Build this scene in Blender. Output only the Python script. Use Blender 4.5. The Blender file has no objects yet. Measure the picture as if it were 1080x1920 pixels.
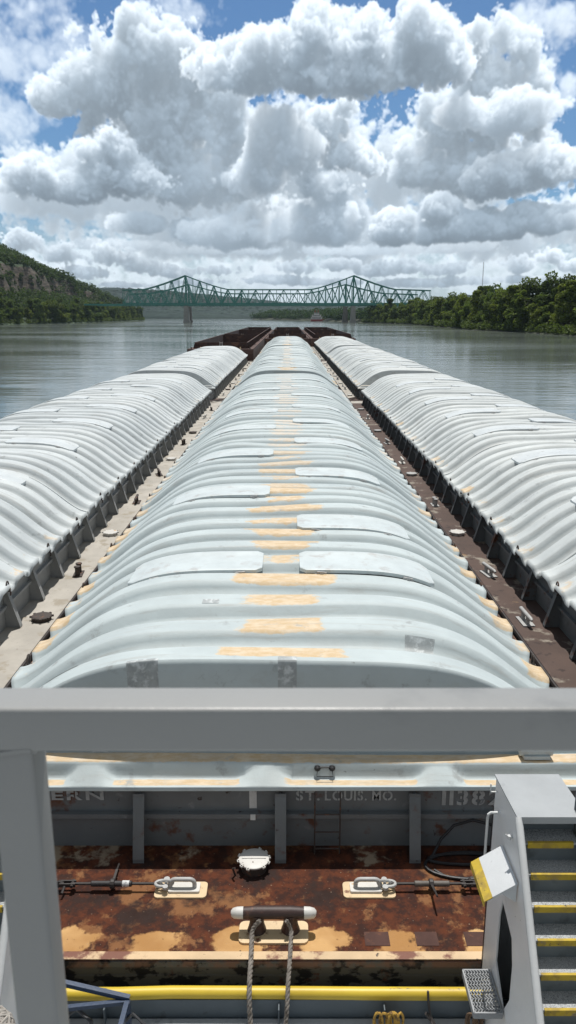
import bpy, bmesh, math, random
import numpy as np
from mathutils import Vector, Matrix, geometry

R = math.radians
random.seed(7)
RNG = np.random.default_rng(11)
SC = bpy.context.scene
COL = SC.collection

# ------------------------------------------------------------------ objects
def empty(name, loc=(0, 0, 0), rz=0.0, parent=None):
    o = bpy.data.objects.new(name, None)
    o.empty_display_size = 0.3
    o.location = loc
    o.rotation_euler = (0, 0, rz)
    COL.objects.link(o)
    if parent:
        o.parent = parent
    return o

def tag(o, label=None, cat=None, group=None, kind=None):
    if label: o['label'] = label
    if cat: o['category'] = cat
    if group: o['group'] = group
    if kind: o['kind'] = kind
    return o

def put(name, me, mat=None, parent=None, loc=(0, 0, 0), rot=(0, 0, 0), label=None):
    """link an object that uses mesh data me; the material sits on the object"""
    o = bpy.data.objects.new(name, me)
    o.location = loc
    o.rotation_euler = rot
    COL.objects.link(o)
    if parent:
        o.parent = parent
    if mat is not None:
        if not me.materials:
            me.materials.append(mat)
        o.material_slots[0].link = 'OBJECT'
        o.material_slots[0].material = mat
    if label:
        o['label'] = label
    return o

class MB:
    """collects simple shapes and becomes ONE mesh"""
    def __init__(s):
        s.bm = bmesh.new()
    def quad(s, pts):
        return s.bm.faces.new([s.bm.verts.new(p) for p in pts])
    def box(s, a, b):
        x0, y0, z0 = a; x1, y1, z1 = b
        v = [s.bm.verts.new(p) for p in ((x0,y0,z0),(x1,y0,z0),(x1,y1,z0),(x0,y1,z0),(x0,y0,z1),(x1,y0,z1),(x1,y1,z1),(x0,y1,z1))]
        for f in ((3,2,1,0),(4,5,6,7),(0,1,5,4),(1,2,6,5),(2,3,7,6),(3,0,4,7)):
            s.bm.faces.new([v[i] for i in f])
        return s
    def bar(s, p0, p1, w, h=None, up=(0, 0, 1)):
        """rectangular bar from p0 to p1"""
        h = h or w
        p0, p1 = Vector(p0), Vector(p1)
        d = (p1 - p0).normalized()
        u = Vector(up)
        if abs(d.dot(u)) > .98: u = Vector((0, 1, 0))
        sx = d.cross(u).normalized(); sz = sx.cross(d).normalized()
        ring = []
        for p in (p0, p1):
            ring.append([s.bm.verts.new(p + sx*a*w/2 + sz*b*h/2) for a, b in ((-1,-1),(1,-1),(1,1),(-1,1))])
        for i in range(4):
            s.bm.faces.new((ring[0][i], ring[0][(i+1)%4], ring[1][(i+1)%4], ring[1][i]))
        s.bm.faces.new(ring[0][::-1]); s.bm.faces.new(ring[1])
        return s
    def tube(s, pts, r, n=8, closed=False, cap=True):
        pts = [Vector(p) for p in pts]
        N = len(pts)
        rr = r if hasattr(r, '__len__') else [r]*N
        rings = []; ref = None
        for i, p in enumerate(pts):
            if closed: t = (pts[(i+1)%N] - pts[i-1])
            else: t = pts[min(i+1, N-1)] - pts[max(i-1, 0)]
            t.normalize()
            if ref is None:
                ref = Vector((0, 0, 1)) if abs(t.z) < .9 else Vector((1, 0, 0))
            a = (ref - t*ref.dot(t)).normalized(); ref = a
            b = t.cross(a)
            rings.append([s.bm.verts.new(p + (a*math.cos(2*math.pi*k/n) + b*math.sin(2*math.pi*k/n))*rr[i]) for k in range(n)])
        for i in range(N if closed else N-1):
            A, B = rings[i], rings[(i+1)%N]
            for k in range(n):
                s.bm.faces.new((A[k], A[(k+1)%n], B[(k+1)%n], B[k]))
        if cap and not closed:
            s.bm.faces.new(rings[0][::-1]); s.bm.faces.new(rings[-1])
        return s
    def cyl(s, p0, p1, r, n=12):
        return s.tube([p0, p1], r, n)
    def lathe(s, prof, c=(0, 0, 0), n=20, sx=1, sy=1):
        rings = [[s.bm.verts.new((c[0]+r*sx*math.cos(2*math.pi*k/n), c[1]+r*sy*math.sin(2*math.pi*k/n), c[2]+z)) for k in range(n)] for r, z in prof]
        for A, B in zip(rings, rings[1:]):
            for k in range(n):
                s.bm.faces.new((A[k], A[(k+1)%n], B[(k+1)%n], B[k]))
        s.bm.faces.new(rings[-1]); s.bm.faces.new(rings[0][::-1])
        return s
    def plate(s, loop, holes, place, t):
        """flat plate with holes; loop in 2-D, place(u, v, w) -> 3-D, w = 0 and t are the two faces"""
        loops = [[Vector((u, v, 0)) for u, v in l] for l in [loop] + list(holes)]
        tris = geometry.tessellate_polygon(loops)
        flat = [p for l in loops for p in l]
        A = [s.bm.verts.new(place(p.x, p.y, 0)) for p in flat]
        B = [s.bm.verts.new(place(p.x, p.y, t)) for p in flat]
        for q in tris:
            try:
                s.bm.faces.new([A[i] for i in q]); s.bm.faces.new([B[i] for i in reversed(q)])
            except ValueError:
                pass
        k = 0
        for l in loops:
            n = len(l)
            for i in range(n):
                s.bm.faces.new((A[k+i], A[k+(i+1)%n], B[k+(i+1)%n], B[k+i]))
            k += n
        return s
    def mesh(s, name, smooth=False, bevel=0, seg=2, ang=35):
        bm = s.bm
        bmesh.ops.recalc_face_normals(bm, faces=bm.faces)
        if bevel:
            ed = [e for e in bm.edges if len(e.link_faces) == 2 and e.calc_face_angle(0) > R(ang)]
            bmesh.ops.bevel(bm, geom=ed, offset=bevel, segments=seg, affect='EDGES', profile=.6, clamp_overlap=True)
        me = bpy.data.meshes.new(name)
        bm.to_mesh(me); bm.free()
        if smooth:
            for p in me.polygons: p.use_smooth = True
            me.set_sharp_from_angle(angle=R(40))
        return me
    def build(s, name, mat=None, parent=None, smooth=False, bevel=0, seg=2, loc=(0,0,0), label=None, ang=35):
        return put(name, s.mesh(name, smooth, bevel, seg, ang), mat, parent, loc, label=label)

def grid_mesh(name, V, smooth=True, attrs=None):
    """V: rows x cols x 3 array"""
    r, c, _ = V.shape
    i = np.arange(r*c).reshape(r, c)
    q = np.stack([i[:-1,:-1], i[:-1,1:], i[1:,1:], i[1:,:-1]], -1).reshape(-1, 4)
    return quads_mesh(name, V.reshape(-1, 3), q, smooth, attrs)

def quads_mesh(name, V, q, smooth=False, attrs=None):
    me = bpy.data.meshes.new(name)
    n = len(q)
    me.vertices.add(len(V)); me.vertices.foreach_set('co', np.ascontiguousarray(V, dtype=np.float32).ravel())
    me.loops.add(n*4); me.loops.foreach_set('vertex_index', np.ascontiguousarray(q, dtype=np.int32).ravel())
    me.polygons.add(n)
    me.polygons.foreach_set('loop_start', np.arange(0, n*4, 4, dtype=np.int32))
    me.polygons.foreach_set('use_smooth', np.full(n, smooth, dtype=bool))
    for k, a in (attrs or {}).items():
        at = me.attributes.new(k, 'FLOAT', 'POINT')
        at.data.foreach_set('value', np.ascontiguousarray(a, dtype=np.float32).ravel())
    me.update(calc_edges=True)
    me.validate()
    return me

# ------------------------------------------------------------------ node helper
class NT:
    def __init__(s, tree):
        s.t = tree; s.n = tree.nodes; s.l = tree.links
    def node(s, typ, **kw):
        x = s.n.new(typ)
        for k, v in kw.items(): setattr(x, k, v)
        return x
    def put(s, sock, v):
        if v is None: return
        if hasattr(v, 'is_output') or isinstance(v, bpy.types.NodeSocket): s.l.new(v, sock)
        else: sock.default_value = v
    def m(s, op, a, b=None, c=None, clamp=False):
        x = s.node('ShaderNodeMath', operation=op); x.use_clamp = clamp
        s.put(x.inputs[0], a); s.put(x.inputs[1], b); s.put(x.inputs[2], c)
        return x.outputs[0]
    def vm(s, op, a, b=None, c=None, out=0):
        x = s.node('ShaderNodeVectorMath', operation=op)
        s.put(x.inputs[0], a); s.put(x.inputs[1], b); s.put(x.inputs[2], c)
        return x.outputs['Value'] if op in ('DOT_PRODUCT', 'LENGTH') else x.outputs[0]
    def noise(s, vec, scale, detail=4, rough=.55, w=None, dist=0, col=False, lac=2.0):
        x = s.node('ShaderNodeTexNoise')
        if w is not None:
            x.noise_dimensions = '4D'; s.put(x.inputs['W'], w)
        s.put(x.inputs['Vector'], vec)
        x.inputs['Scale'].default_value = scale; x.inputs['Detail'].default_value = detail
        x.inputs['Roughness'].default_value = rough; x.inputs['Distortion'].default_value = dist
        x.inputs['Lacunarity'].default_value = lac
        return x.outputs['Color' if col else 'Fac']
    def ss(s, v, a, b, lo=0.0, hi=1.0):
        x = s.node('ShaderNodeMapRange', interpolation_type='SMOOTHSTEP')
        s.put(x.inputs['Value'], v)
        x.inputs['From Min'].default_value = a; x.inputs['From Max'].default_value = b
        x.inputs['To Min'].default_value = lo; x.inputs['To Max'].default_value = hi
        return x.outputs['Result']
    def mix(s, f, a, b, typ='MIX'):
        x = s.node('ShaderNodeMix', data_type='RGBA', blend_type=typ)
        s.put(x.inputs[0], f)
        for i, v in ((6, a), (7, b)):
            if isinstance(v, tuple) and len(v) == 3: v = v + (1,)
            s.put(x.inputs[i], v)
        return x.outputs[2]
    def sep(s, v):
        x = s.node('ShaderNodeSeparateXYZ'); s.put(x.inputs[0], v); return x.outputs
    def comb(s, x_, y_, z_):
        x = s.node('ShaderNodeCombineXYZ')
        for i, v in enumerate((x_, y_, z_)): s.put(x.inputs[i], v)
        return x.outputs[0]

class Mat(NT):
    def __init__(s, name):
        s.mat = bpy.data.materials.new(name); s.mat.use_nodes = True
        super().__init__(s.mat.node_tree)
        s.bsdf = s.n['Principled BSDF']
        tc = s.node('ShaderNodeTexCoord')
        s.obj = tc.outputs['Object']
        s.rnd = s.node('ShaderNodeObjectInfo').outputs['Random']
        s.w = s.m('MULTIPLY', s.rnd, 37.0)
    def attr(s, name):
        x = s.node('ShaderNodeAttribute'); x.attribute_name = name; return x.outputs['Fac']
    def done(s, col, rough=.6, metal=0, bump=None, strength=.3, dist=.02, spec=None):
        if isinstance(col, tuple): col = col + (1,)
        s.put(s.bsdf.inputs['Base Color'], col)
        s.put(s.bsdf.inputs['Roughness'], rough)
        s.bsdf.inputs['Metallic'].default_value = metal
        if spec is not None: s.bsdf.inputs['Specular IOR Level'].default_value = spec
        if bump is not None:
            b = s.node('ShaderNodeBump'); b.inputs['Strength'].default_value = strength; b.inputs['Distance'].default_value = dist
            s.put(b.inputs['Height'], bump); s.put(s.bsdf.inputs['Normal'], b.outputs[0])
        return s.mat

def paint(name, base, rough=.5, var=.25, vs=2.0, spots=(), metal=0, bump=.15, bs=30, strength=.2, dist=.01, spec=None):
    """weathered paint: base colour, slow tone drift, then spots = (colour, noise scale, threshold, softness, detail)"""
    m = Mat(name)
    n = m.noise(m.obj, vs, 5, .6, m.w)
    k = tuple(c*(1-var) for c in base)
    c = m.mix(m.ss(n, .3, .7), k, base)
    for i, (col, sc, th, so, de) in enumerate(spots):
        f = m.noise(m.obj, sc, de, .62, m.m('ADD', m.w, 3.7*(i+1)))
        c = m.mix(m.ss(f, th-so, th+so), c, col)
    return m.done(c, rough, metal, m.noise(m.obj, bs, 4, .6) if bump else None, strength, dist, spec)
# banks of cloud: depth, half depth, raggedness, density, lobes (azimuth, elevation, half width, half height in degrees)
CLOUDS = [
    ('veil', 11.5, 0.7, 0.9, 0.1,
     [(-17.48, 15.99, 6.32, 4.46), (-18.44, 12.46, 4.46, 2.98), (-7.31, 18.57, 3.35, 1.3)]),
    ('wisps', 11.0, 0.6, 1.0, 0.16,
     [(16.97, 16.31, 2.23, 2.6), (15.46, 16.99, 1.49, 1.34), (17.66, 13.98, 1.86, 1.86)]),
    ('left tower', 8.6, 1.6, 0.66, 0.75,
     [(-9.28, 16.8, 3.53, 2.16), (-12.47, 14.61, 2.98, 3.16), (-7.08, 15.43, 3.35, 2.79), (-8.61, 12.35, 5.21, 4.46), (-15.25, 13.41, 1.86, 1.56)]),
    ('centre tower', 8.2, 1.6, 0.66, 0.6,
     [(-4.15, 12.61, 2.6, 2.98), (-5.13, 9.21, 4.09, 2.98), (-2.55, 10.87, 1.67, 2.42), (-7.66, 9.16, 4.46, 2.98)]),
    ('right tower', 8.6, 1.5, 0.66, 0.75,
     [(12.2, 16.22, 1.56, 1.56), (10.9, 12.11, 2.79, 3.53), (14.08, 13.33, 3.35, 4.09), (16.32, 14.37, 1.12, 1.26), (9.43, 9.77, 2.79, 2.23), (12.95, 9.66, 6.32, 2.42)]),
    ('puffs', 7.0, 1.3, 0.55, 1,
     [(3.82, 10.7, 2.23, 1.86), (5.48, 9.8, 1.56, 1.34), (2.53, 12.15, 2.05, 1.86), (3.78, 13.24, 1.34, 1.04)]),
    ('white mass', 11.2, 1.0, 0.6, 0.4,
     [(-2.2, 9.24, 12.28, 5.58), (9.46, 9.12, 9.3, 4.46), (-14.1, 7.99, 7.44, 2.98), (0.75, 5.49, 20.83, 2.6), (16.01, 5.28, 6.7, 2.6)]),
    ('far bank', 12.2, 0.7, 0.8, 0.2,
     [(0.0, 2.64, 23.06, 2.23), (-16.16, 3.23, 11.16, 1.86), (16.16, 3.23, 9.3, 1.49)]),
    ('middle grey', 4.4, 1.6, 0.6, 0.55,
     [(-0.18, 10.72, 2.79, 2.68), (-1.84, 8.91, 2.98, 1.49), (2.21, 8.57, 2.79, 1.49)]),
    ('top cloud', 3.8, 2.2, 0.64, 0.7,
     [(2.11, 17.72, 2.23, 2.05), (5.3, 16.51, 4.09, 2.42), (8.75, 17.11, 2.79, 2.23), (10.53, 15.74, 2.31, 1.71), (-0.35, 16.14, 3.53, 2.16), (-3.91, 15.51, 3.35, 1.86), (3.56, 15.22, 8.0, 1.64)]),
    ('right grey', 4.6, 1.3, 0.6, 0.6,
     [(14.81, 12.54, 3.91, 1.56), (12.42, 12.66, 2.79, 1.41)]),
    ('right low', 5.2, 1.5, 0.6, 0.9,
     [(16.39, 9.35, 3.35, 1.86), (13.01, 8.69, 1.34, 1.56), (14.38, 8.96, 2.6, 1.86)]),
    ('left mid', 4.2, 1.7, 0.55, 0.9,
     [(-12.03, 10.49, 2.31, 1.67), (-17.07, 9.22, 2.23, 1.19), (-11.24, 8.91, 3.53, 1.67), (-15.45, 8.27, 4.46, 1.34)]),
    ('dark band', 5.0, 2.2, 0.55, 0.5,
     [(0.74, 6.18, 5.58, 2.05), (3.72, 6.17, 2.6, 1.93), (-3.36, 5.48, 4.84, 1.41)]),
    ('right band', 4.2, 1.5, 0.5, 0.9,
     [(10.46, 6.93, 1.49, 1.26), (13.18, 5.85, 4.09, 1.19), (16.97, 6.18, 3.35, 1.19), (7.42, 5.79, 2.23, 1.56), (9.62, 5.41, 3.72, 1.04)]),
    ('left small', 7.0, 0.9, 0.5, 0.8,
     [(-10.32, 6.09, 2.31, 0.93), (-6.87, 5.73, 1.79, 0.93)]),
    ('low grey', 8.5, 0.8, 0.7, 0.35,
     [(5.61, 4.41, 5.58, 0.48), (11.47, 4.52, 3.35, 0.48), (-4.12, 4.42, 4.46, 0.41), (-12.54, 4.67, 4.46, 0.45)]),
    ('low puffs', 7.6, 0.6, 0.85, 1,
     [(-17.93, 4.72, 1.64, 0.89), (-15.57, 4.1, 1.79, 0.97), (-12.4, 3.98, 2.01, 1.12), (-10.26, 3.31, 1.67, 0.67), (-14.43, 2.84, 2.23, 0.52), (-7.89, 2.9, 2.23, 0.48), (-4.52, 3.1, 2.6, 0.45), (0.75, 3.36, 1.49, 0.6), (-1.51, 2.46, 2.98, 0.41), (3.77, 3.46, 1.86, 0.48), (6.02, 3.09, 1.67, 0.52), (8.06, 3.33, 1.56, 0.56), (11.0, 3.12, 1.67, 0.63), (15.97, 3.4, 1.41, 0.74), (17.84, 3.71, 1.41, 0.71), (19.41, 3.17, 1.34, 0.63), (12.67, 2.33, 2.98, 0.41), (9.03, 2.18, 2.98, 0.33), (3.03, 2.27, 2.98, 0.33), (-6.04, 2.26, 2.6, 0.33), (16.92, 2.35, 3.35, 0.33), (-10.87, 2.06, 2.6, 0.3)]),
]

SUN_EL, SUN_AZ = R(71), R(6)

def cloud_field():
    """grow the clouds as a volume of density (depth x elevation x azimuth), let sunlight down through it and look through it"""
    step = .0625
    A0, A1, E0, E1, D0, D1 = -26.0, 26.0, -1.0, 23.0, .5, 13.0
    dz = .18
    na, ne, nd = int((A1-A0)/step), int((E1-E0)/step), int((D1-D0)/dz)
    rng = np.random.default_rng(5)
    az = (A0 + (np.arange(na)+.5)*step).astype(np.float32)
    el = (E0 + (np.arange(ne)+.5)*step).astype(np.float32)
    dp = (D0 + (np.arange(nd)+.5)*dz).astype(np.float32)

    def up(a, n, axis, cell):
        p = np.arange(n, dtype=np.float32)/cell
        i = p.astype(int); f = (p - i).astype(np.float32)
        w = ((1-f)**3/6, (3*f**3-6*f*f+4)/6, (-3*f**3+3*f*f+3*f+1)/6, f**3/6)
        sh = [1, 1, 1]; sh[axis] = n
        return sum(np.take(a, i+k, axis)*w[k].reshape(sh) for k in range(4))
    def vnoise(cell):          # cell size in degrees
        c = (max(cell/dz, 1.0), cell/step, cell/step)
        dims = [int(n/k)+5 for n, k in zip((nd, ne, na), c)]
        g = rng.standard_normal(dims).astype(np.float32)
        g = up(g, nd, 0, c[0]); g = up(g, ne, 1, c[1]); g = up(g, na, 2, c[2])
        return g
    big = vnoise(2.6)
    bil = np.zeros((nd, ne, na), np.float32); fine = np.zeros((nd, ne, na), np.float32)
    for cell, amp, amp2 in ((1.7, .62, .0), (.9, .52, .44), (.48, .44, .52), (.26, .36, .44), (.15, .28, .34)):
        v = np.abs(vnoise(cell))*1.9 - .62
        bil += amp*1.1*v; fine += amp2*1.05*v
    wide = vnoise(1.6)
    dens = np.zeros((nd, ne, na), np.float32)
    for name, dc, dh, rag, den, lobes in CLOUDS:
        a = min(l[0]-l[2]*1.7 for l in lobes); b = max(l[0]+l[2]*1.7 for l in lobes)
        c = min(l[1]-l[3]*1.8 for l in lobes); d = max(l[1]+l[3]*1.8 for l in lobes)
        ia, ib = max(0, int((a-A0)/step)), min(na, int((b-A0)/step))
        ic, id_ = max(0, int((c-E0)/step)), min(ne, int((d-E0)/step))
        ie, if_ = max(0, int((dc-dh*1.9-D0)/dz)), min(nd, int((dc+dh*1.9-D0)/dz)+1)
        s = (slice(ie, if_), slice(ic, id_), slice(ia, ib))
        Z = ((dp[s[0]]-dc)/dh)[:, None, None]; E = el[s[1]][None, :, None]; A = az[s[2]][None, None, :]
        acc = None
        for la, le, rx, ry in lobes:
            v = (E-le)/ry
            v = np.where(v < 0, v*1.25, v)                  # flatter underneath
            q = 1.0 - ((A-la)/rx)**2 - v*v - Z*Z
            acc = q if acc is None else np.maximum(acc, q)
        small = min(1.0, float(np.mean([l[3] for l in lobes]))/1.3)
        f = acc + rag*(bil[s]*small + fine[s]*(1-small)*1.3 + .34*wide[s]) + .22*big[s]
        soft = 2.3 if den > .3 else .9
        dens[s] = np.maximum(dens[s], np.clip(f*soft, 0, 1)*den)
    del bil, fine, big, wide
    # sunlight comes down and from behind
    od = np.zeros((nd, na), np.float32); OD = np.empty_like(dens)
    k = .62*step/dz
    sky_od = np.zeros((nd, na), np.float32); SO = np.empty_like(dens)
    for j in range(ne-1, -1, -1):
        o = od*(1-k); o[:-1] += od[1:]*k
        o[:, :-1] += (od[:, 1:]-od[:, :-1])*.12*.9
        od = o*.986 + dens[:, j]*step*1.2
        OD[:, j] = od
        sky_od = sky_od*.975 + dens[:, j]*step
        SO[:, j] = sky_od
    T = np.ones((ne, na), np.float32); rgb = np.zeros((ne, na, 3), np.float32)
    sig = 4.6
    sunc = np.array((1.0, .985, .95), np.float32)
    h = np.clip((el-1.0)/16, 0, 1)[:, None]
    for i in range(nd):
        d = dens[i]; o = OD[i]
        a = 1 - np.exp(-d*sig*dz*2.2)
        L = 1.28*np.exp(-3.1*o)
        M2 = .40*np.exp(-1.15*o) + .12*np.exp(-.25*o)          # light scattered about inside
        amb = .30*np.exp(-.8*SO[i]) + .115
        c = L[..., None]*sunc*.52 + M2[..., None]*np.array((.45, .52, .585), np.float32) + amb[..., None]*np.array((.74, .95, 1.17), np.float32)
        fade = math.exp(-max(dp[i]-1.5, 0)*.018)             # air between
        c = c*fade + (1-fade)*np.array((.62, .71, .78), np.float32)
        rgb += (T*a)[..., None]*c
        T = T*(1-a)
    rgb = rgb/np.maximum(1-T, 1e-4)[..., None]
    return rgb, 1-T, (A0, A1, E0, E1)

def build_world():
    w = bpy.data.worlds.new('World'); SC.world = w
    w.use_nodes = True
    g = NT(w.node_tree)
    bg = g.n['Background']
    sky = g.node('ShaderNodeTexSky', sky_type='NISHITA')
    sky.sun_disc = False; sky.sun_elevation = SUN_EL; sky.sun_rotation = SUN_AZ
    sky.air_density = 1.0; sky.dust_density = .4; sky.ozone_density = 3.0
    d = g.node('ShaderNodeTexCoord').outputs['Generated']
    x, y, z = g.sep(d)
    az = g.m('MULTIPLY', g.m('ARCTAN2', x, y), 180/math.pi)
    el = g.m('MULTIPLY', g.m('ARCSINE', z), 180/math.pi)
    rgb, al, (A0, A1, E0, E1) = cloud_field()
    ne, na, _ = rgb.shape
    im = bpy.data.images.new('clouds', na, ne, alpha=True, float_buffer=True)
    im.colorspace_settings.name = 'Non-Color'; im.alpha_mode = 'CHANNEL_PACKED'
    im.pixels.foreach_set(np.concatenate([rgb, al[..., None]], -1).astype(np.float32).ravel())
    im.update(); im.pack()
    t = g.node('ShaderNodeTexImage', extension='MIRROR', interpolation='Cubic'); t.image = im
    g.l.new(g.comb(g.m('DIVIDE', g.m('SUBTRACT', az, A0), A1-A0), g.m('DIVIDE', g.m('SUBTRACT', el, E0), E1-E0), 0.0), t.inputs['Vector'])
    c = g.mix(1.0, sky.outputs[0], (.56, .73, .86), 'MULTIPLY')
    # pale moist air low over the horizon
    c = g.mix(g.ss(el, 8.0, 1.0, 0, .85), c, (5.6, 6.5, 7.1))
    lit = g.vm('MULTIPLY', t.outputs['Color'], (10.0, 10.0, 10.0))
    # the cloud bank stands ahead; unseen overhead and behind, an even grey is set as fill light
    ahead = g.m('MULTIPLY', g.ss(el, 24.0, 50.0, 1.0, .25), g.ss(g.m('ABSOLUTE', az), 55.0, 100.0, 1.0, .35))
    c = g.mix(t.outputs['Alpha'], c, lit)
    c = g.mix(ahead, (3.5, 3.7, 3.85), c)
    bg.inputs['Strength'].default_value = .1
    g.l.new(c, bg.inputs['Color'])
    w.cycles.sampling_method = 'MANUAL'; w.cycles.sample_map_resolution = 512

    sun = bpy.data.lights.new('sun', 'SUN'); sun.energy = 4.3; sun.angle = R(.6); sun.color = (1, .965, .915)
    so = bpy.data.objects.new('sun', sun); COL.objects.link(so)
    to_sun = Vector((math.sin(SUN_AZ)*math.cos(SUN_EL), math.cos(SUN_AZ)*math.cos(SUN_EL), math.sin(SUN_EL)))
    so.rotation_euler = to_sun.to_track_quat('Z', 'Y').to_euler()
    so.location = (0, 0, 60)

def build_camera():
    cam = bpy.data.cameras.new('camera')
    cam.sensor_fit = 'VERTICAL'; cam.sensor_height = 36; cam.lens = 27.19
    cam.clip_start = .05; cam.clip_end = 20000
    cam.dof.use_dof = True; cam.dof.focus_distance = 22; cam.dof.aperture_fstop = 7
    o = bpy.data.objects.new('camera', cam); COL.objects.link(o)
    o.location = (0, 0, 8.2); o.rotation_euler = (R(90-14.24), 0, 0)
    SC.camera = o
    SC.view_settings.view_transform = 'Standard'; SC.view_settings.look = 'None'
    SC.view_settings.exposure = .05; SC.view_settings.gamma = 1

build_world()
build_camera()

# ================================================================== barges
# a hopper barge: 59.4 m x 10.66 m; local origin at the middle of its stern, z = 0 is the loaded waterline
BL, BW, DECK, EAVE, RISE, HALF = 59.4, 5.33, 1.1, 2.1, 1.3, 4.5
C0, C1, PITCH = 1.85, 57.90, 2.95           # covers run from C0 to C1
ROWX = (-10.88, -.13, 10.62)
STEP = 59.75
Y0 = 7.25

def sstep(a, b, x):
    t = np.clip((x-a)/(b-a), 0, 1); return t*t*(3-2*t)

# ---- materials
def cover_mat(name, base, ridge_amt, eave_amt, grime):
    m = Mat(name)
    n = m.noise(m.obj, .9, 5, .6, m.w)
    c = m.mix(m.ss(n, .3, .7), tuple(v*.86 for v in base), base)
    # worn primer shows on the rib crowns where people walk
    blot = m.noise(m.vm('MULTIPLY', m.obj, (1, 1.3, 1)), 3.2, 8, .72, m.m('ADD', m.w, 9.0))
    fx = m.sep(m.node('ShaderNodeObjectInfo').outputs['Color'])[0]
    e = m.m('ADD', m.m('MULTIPLY', m.attr('ridge'), ridge_amt), m.m('MULTIPLY', m.attr('eave'), eave_amt))
    e = m.m('MULTIPLY', e, m.m('MULTIPLY_ADD', fx, -.34, 1.08))
    f = m.ss(m.m('ADD', m.m('MULTIPLY', e, .9), m.m('MULTIPLY', m.m('SUBTRACT', blot, .5), 1.5)), .36, .56)
    tone = m.noise(m.vm('MULTIPLY', m.obj, (2, 4, 2)), 2.6, 7, .68)
    pr = m.mix(m.ss(tone, .35, .7), (.56, .41, .24), (.66, .55, .41))
    pr = m.mix(fx, pr, (.56, .555, .53))
    c = m.mix(f, c, pr)
    c = m.mix(1.0, c, m.mix(m.rnd, (.89, .90, .90), (1.04, 1.035, 1.02)), 'MULTIPLY')
    # grey scuffs and dark drips
    g1 = m.noise(m.obj, 2.2, 7, .7, m.m('ADD', m.w, 4.0))
    c = m.mix(m.m('MULTIPLY', m.ss(g1, .58, .70), grime), c, (.30, .32, .32))
    g3 = m.noise(m.vm('MULTIPLY', m.obj, (.5, 7, .5)), 1.6, 7, .7, m.m('ADD', m.w, 24.0))
    c = m.mix(m.m('MULTIPLY', m.ss(g3, .52, .68), .5*grime), c, (.34, .335, .31))
    g2 = m.noise(m.vm('MULTIPLY', m.obj, (1.2, 5, 1)), 3.0, 6, .7, m.m('ADD', m.w, 14.0))
    c = m.mix(m.m('MULTIPLY', m.ss(g2, .665, .72), .8*grime), c, (.10, .09, .08))
    # dirt collects in the valleys
    v = m.m('MULTIPLY', m.attr('valley'), m.ss(m.noise(m.obj, 1.6, 5, .6, m.w), .4, .75))
    c = m.mix(m.m('MULTIPLY', v, .35), c, (.36, .36, .34))
    return m.done(c, m.ss(n, .3, .7, .52, .68), 0, m.noise(m.obj, 14, 4, .6), .15, .02, spec=.25)

M_COVC = cover_mat('fibreglass_centre', (.50, .56, .57), 1.0, .9, .9)
M_COVL = cover_mat('fibreglass_left', (.555, .59, .60), .0, .45, 1.0)
M_COVR = cover_mat('fibreglass_right', (.565, .595, .595), .0, .62, 1.0)
M_LIDC = paint('hatch_lid_paint', (.54, .595, .60), .5, .14, 2, [((.42, .43, .42), 3, .60, .07, 7), ((.10, .08, .07), 16, .73, .03, 4)])
M_LIDS = paint('hatch_lid_paint_worn', (.565, .60, .605), .45, .12, 2, [((.40, .41, .40), 4, .63, .06, 6), ((.10, .08, .07), 14, .70, .03, 4)])
M_COAM = paint('grey_coaming_paint', (.36, .37, .37), .55, .2, 1.2, [((.38, .39, .385), 1.5, .63, .06, 6), ((.09, .045, .025), 2.6, .69, .03, 8), ((.05, .04, .035), 12, .72, .03, 5)])
M_COAMD = paint('slate_coaming_paint', (.15, .165, .172), .55, .2, 1.2, [((.11, .045, .025), 2.4, .61, .05, 8), ((.20, .21, .215), 3.0, .66, .05, 7), ((.04, .03, .026), 9, .67, .03, 5)])
M_DKPALE = paint('pale_deck_paint', (.44, .41, .36), .75, .25, 1.0, [((.30, .265, .21), 1.7, .58, .05, 8), ((.12, .10, .085), 3.2, .67, .03, 8), ((.05, .04, .035), 14, .70, .03, 4)], bs=40, strength=.35)
M_DKRUST = paint('rusty_deck_paint', (.085, .052, .040), .8, .3, 1.0, [((.24, .21, .17), 1.3, .60, .04, 9), ((.30, .19, .09), 1.0, .67, .04, 8), ((.035, .02, .016), 4, .62, .04, 7)], bs=40, strength=.4)
M_HULLD = paint('dark_hull', (.045, .036, .034), .7, .3, .6, [((.10, .05, .03), 1.4, .60, .05, 8), ((.15, .14, .12), 2.2, .68, .02, 7)])
M_OPEN = paint('rust_brown_open_barge', (.080, .042, .034), .8, .3, .5, [((.14, .070, .045), .8, .58, .07, 7), ((.022, .014, .013), 2.0, .62, .04, 7)])
M_INNER = paint('hopper_inside', (.09, .05, .04), .85, .3, .3, [((.17, .10, .06), .5, .6, .06, 7)])
M_STEEL = paint('dark_fitting_steel', (.055, .042, .036), .7, .3, 5, [((.14, .06, .03), 9, .60, .05, 5)])
M_WHITE = paint('white_fitting_paint', (.60, .585, .55), .5, .1, 4, [((.55, .36, .18), 6, .66, .03, 6), ((.09, .05, .03), 14, .66, .03, 5)])
M_CREAM = paint('cream_fitting_paint', (.66, .50, .30), .55, .15, 4, [((.16, .06, .03), 6, .62, .05, 7)])
M_GREYFIT = paint('grey_fitting_paint', (.42, .42, .41), .5, .15, 5, [((.15, .08, .05), 12, .66, .03, 5)])

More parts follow.
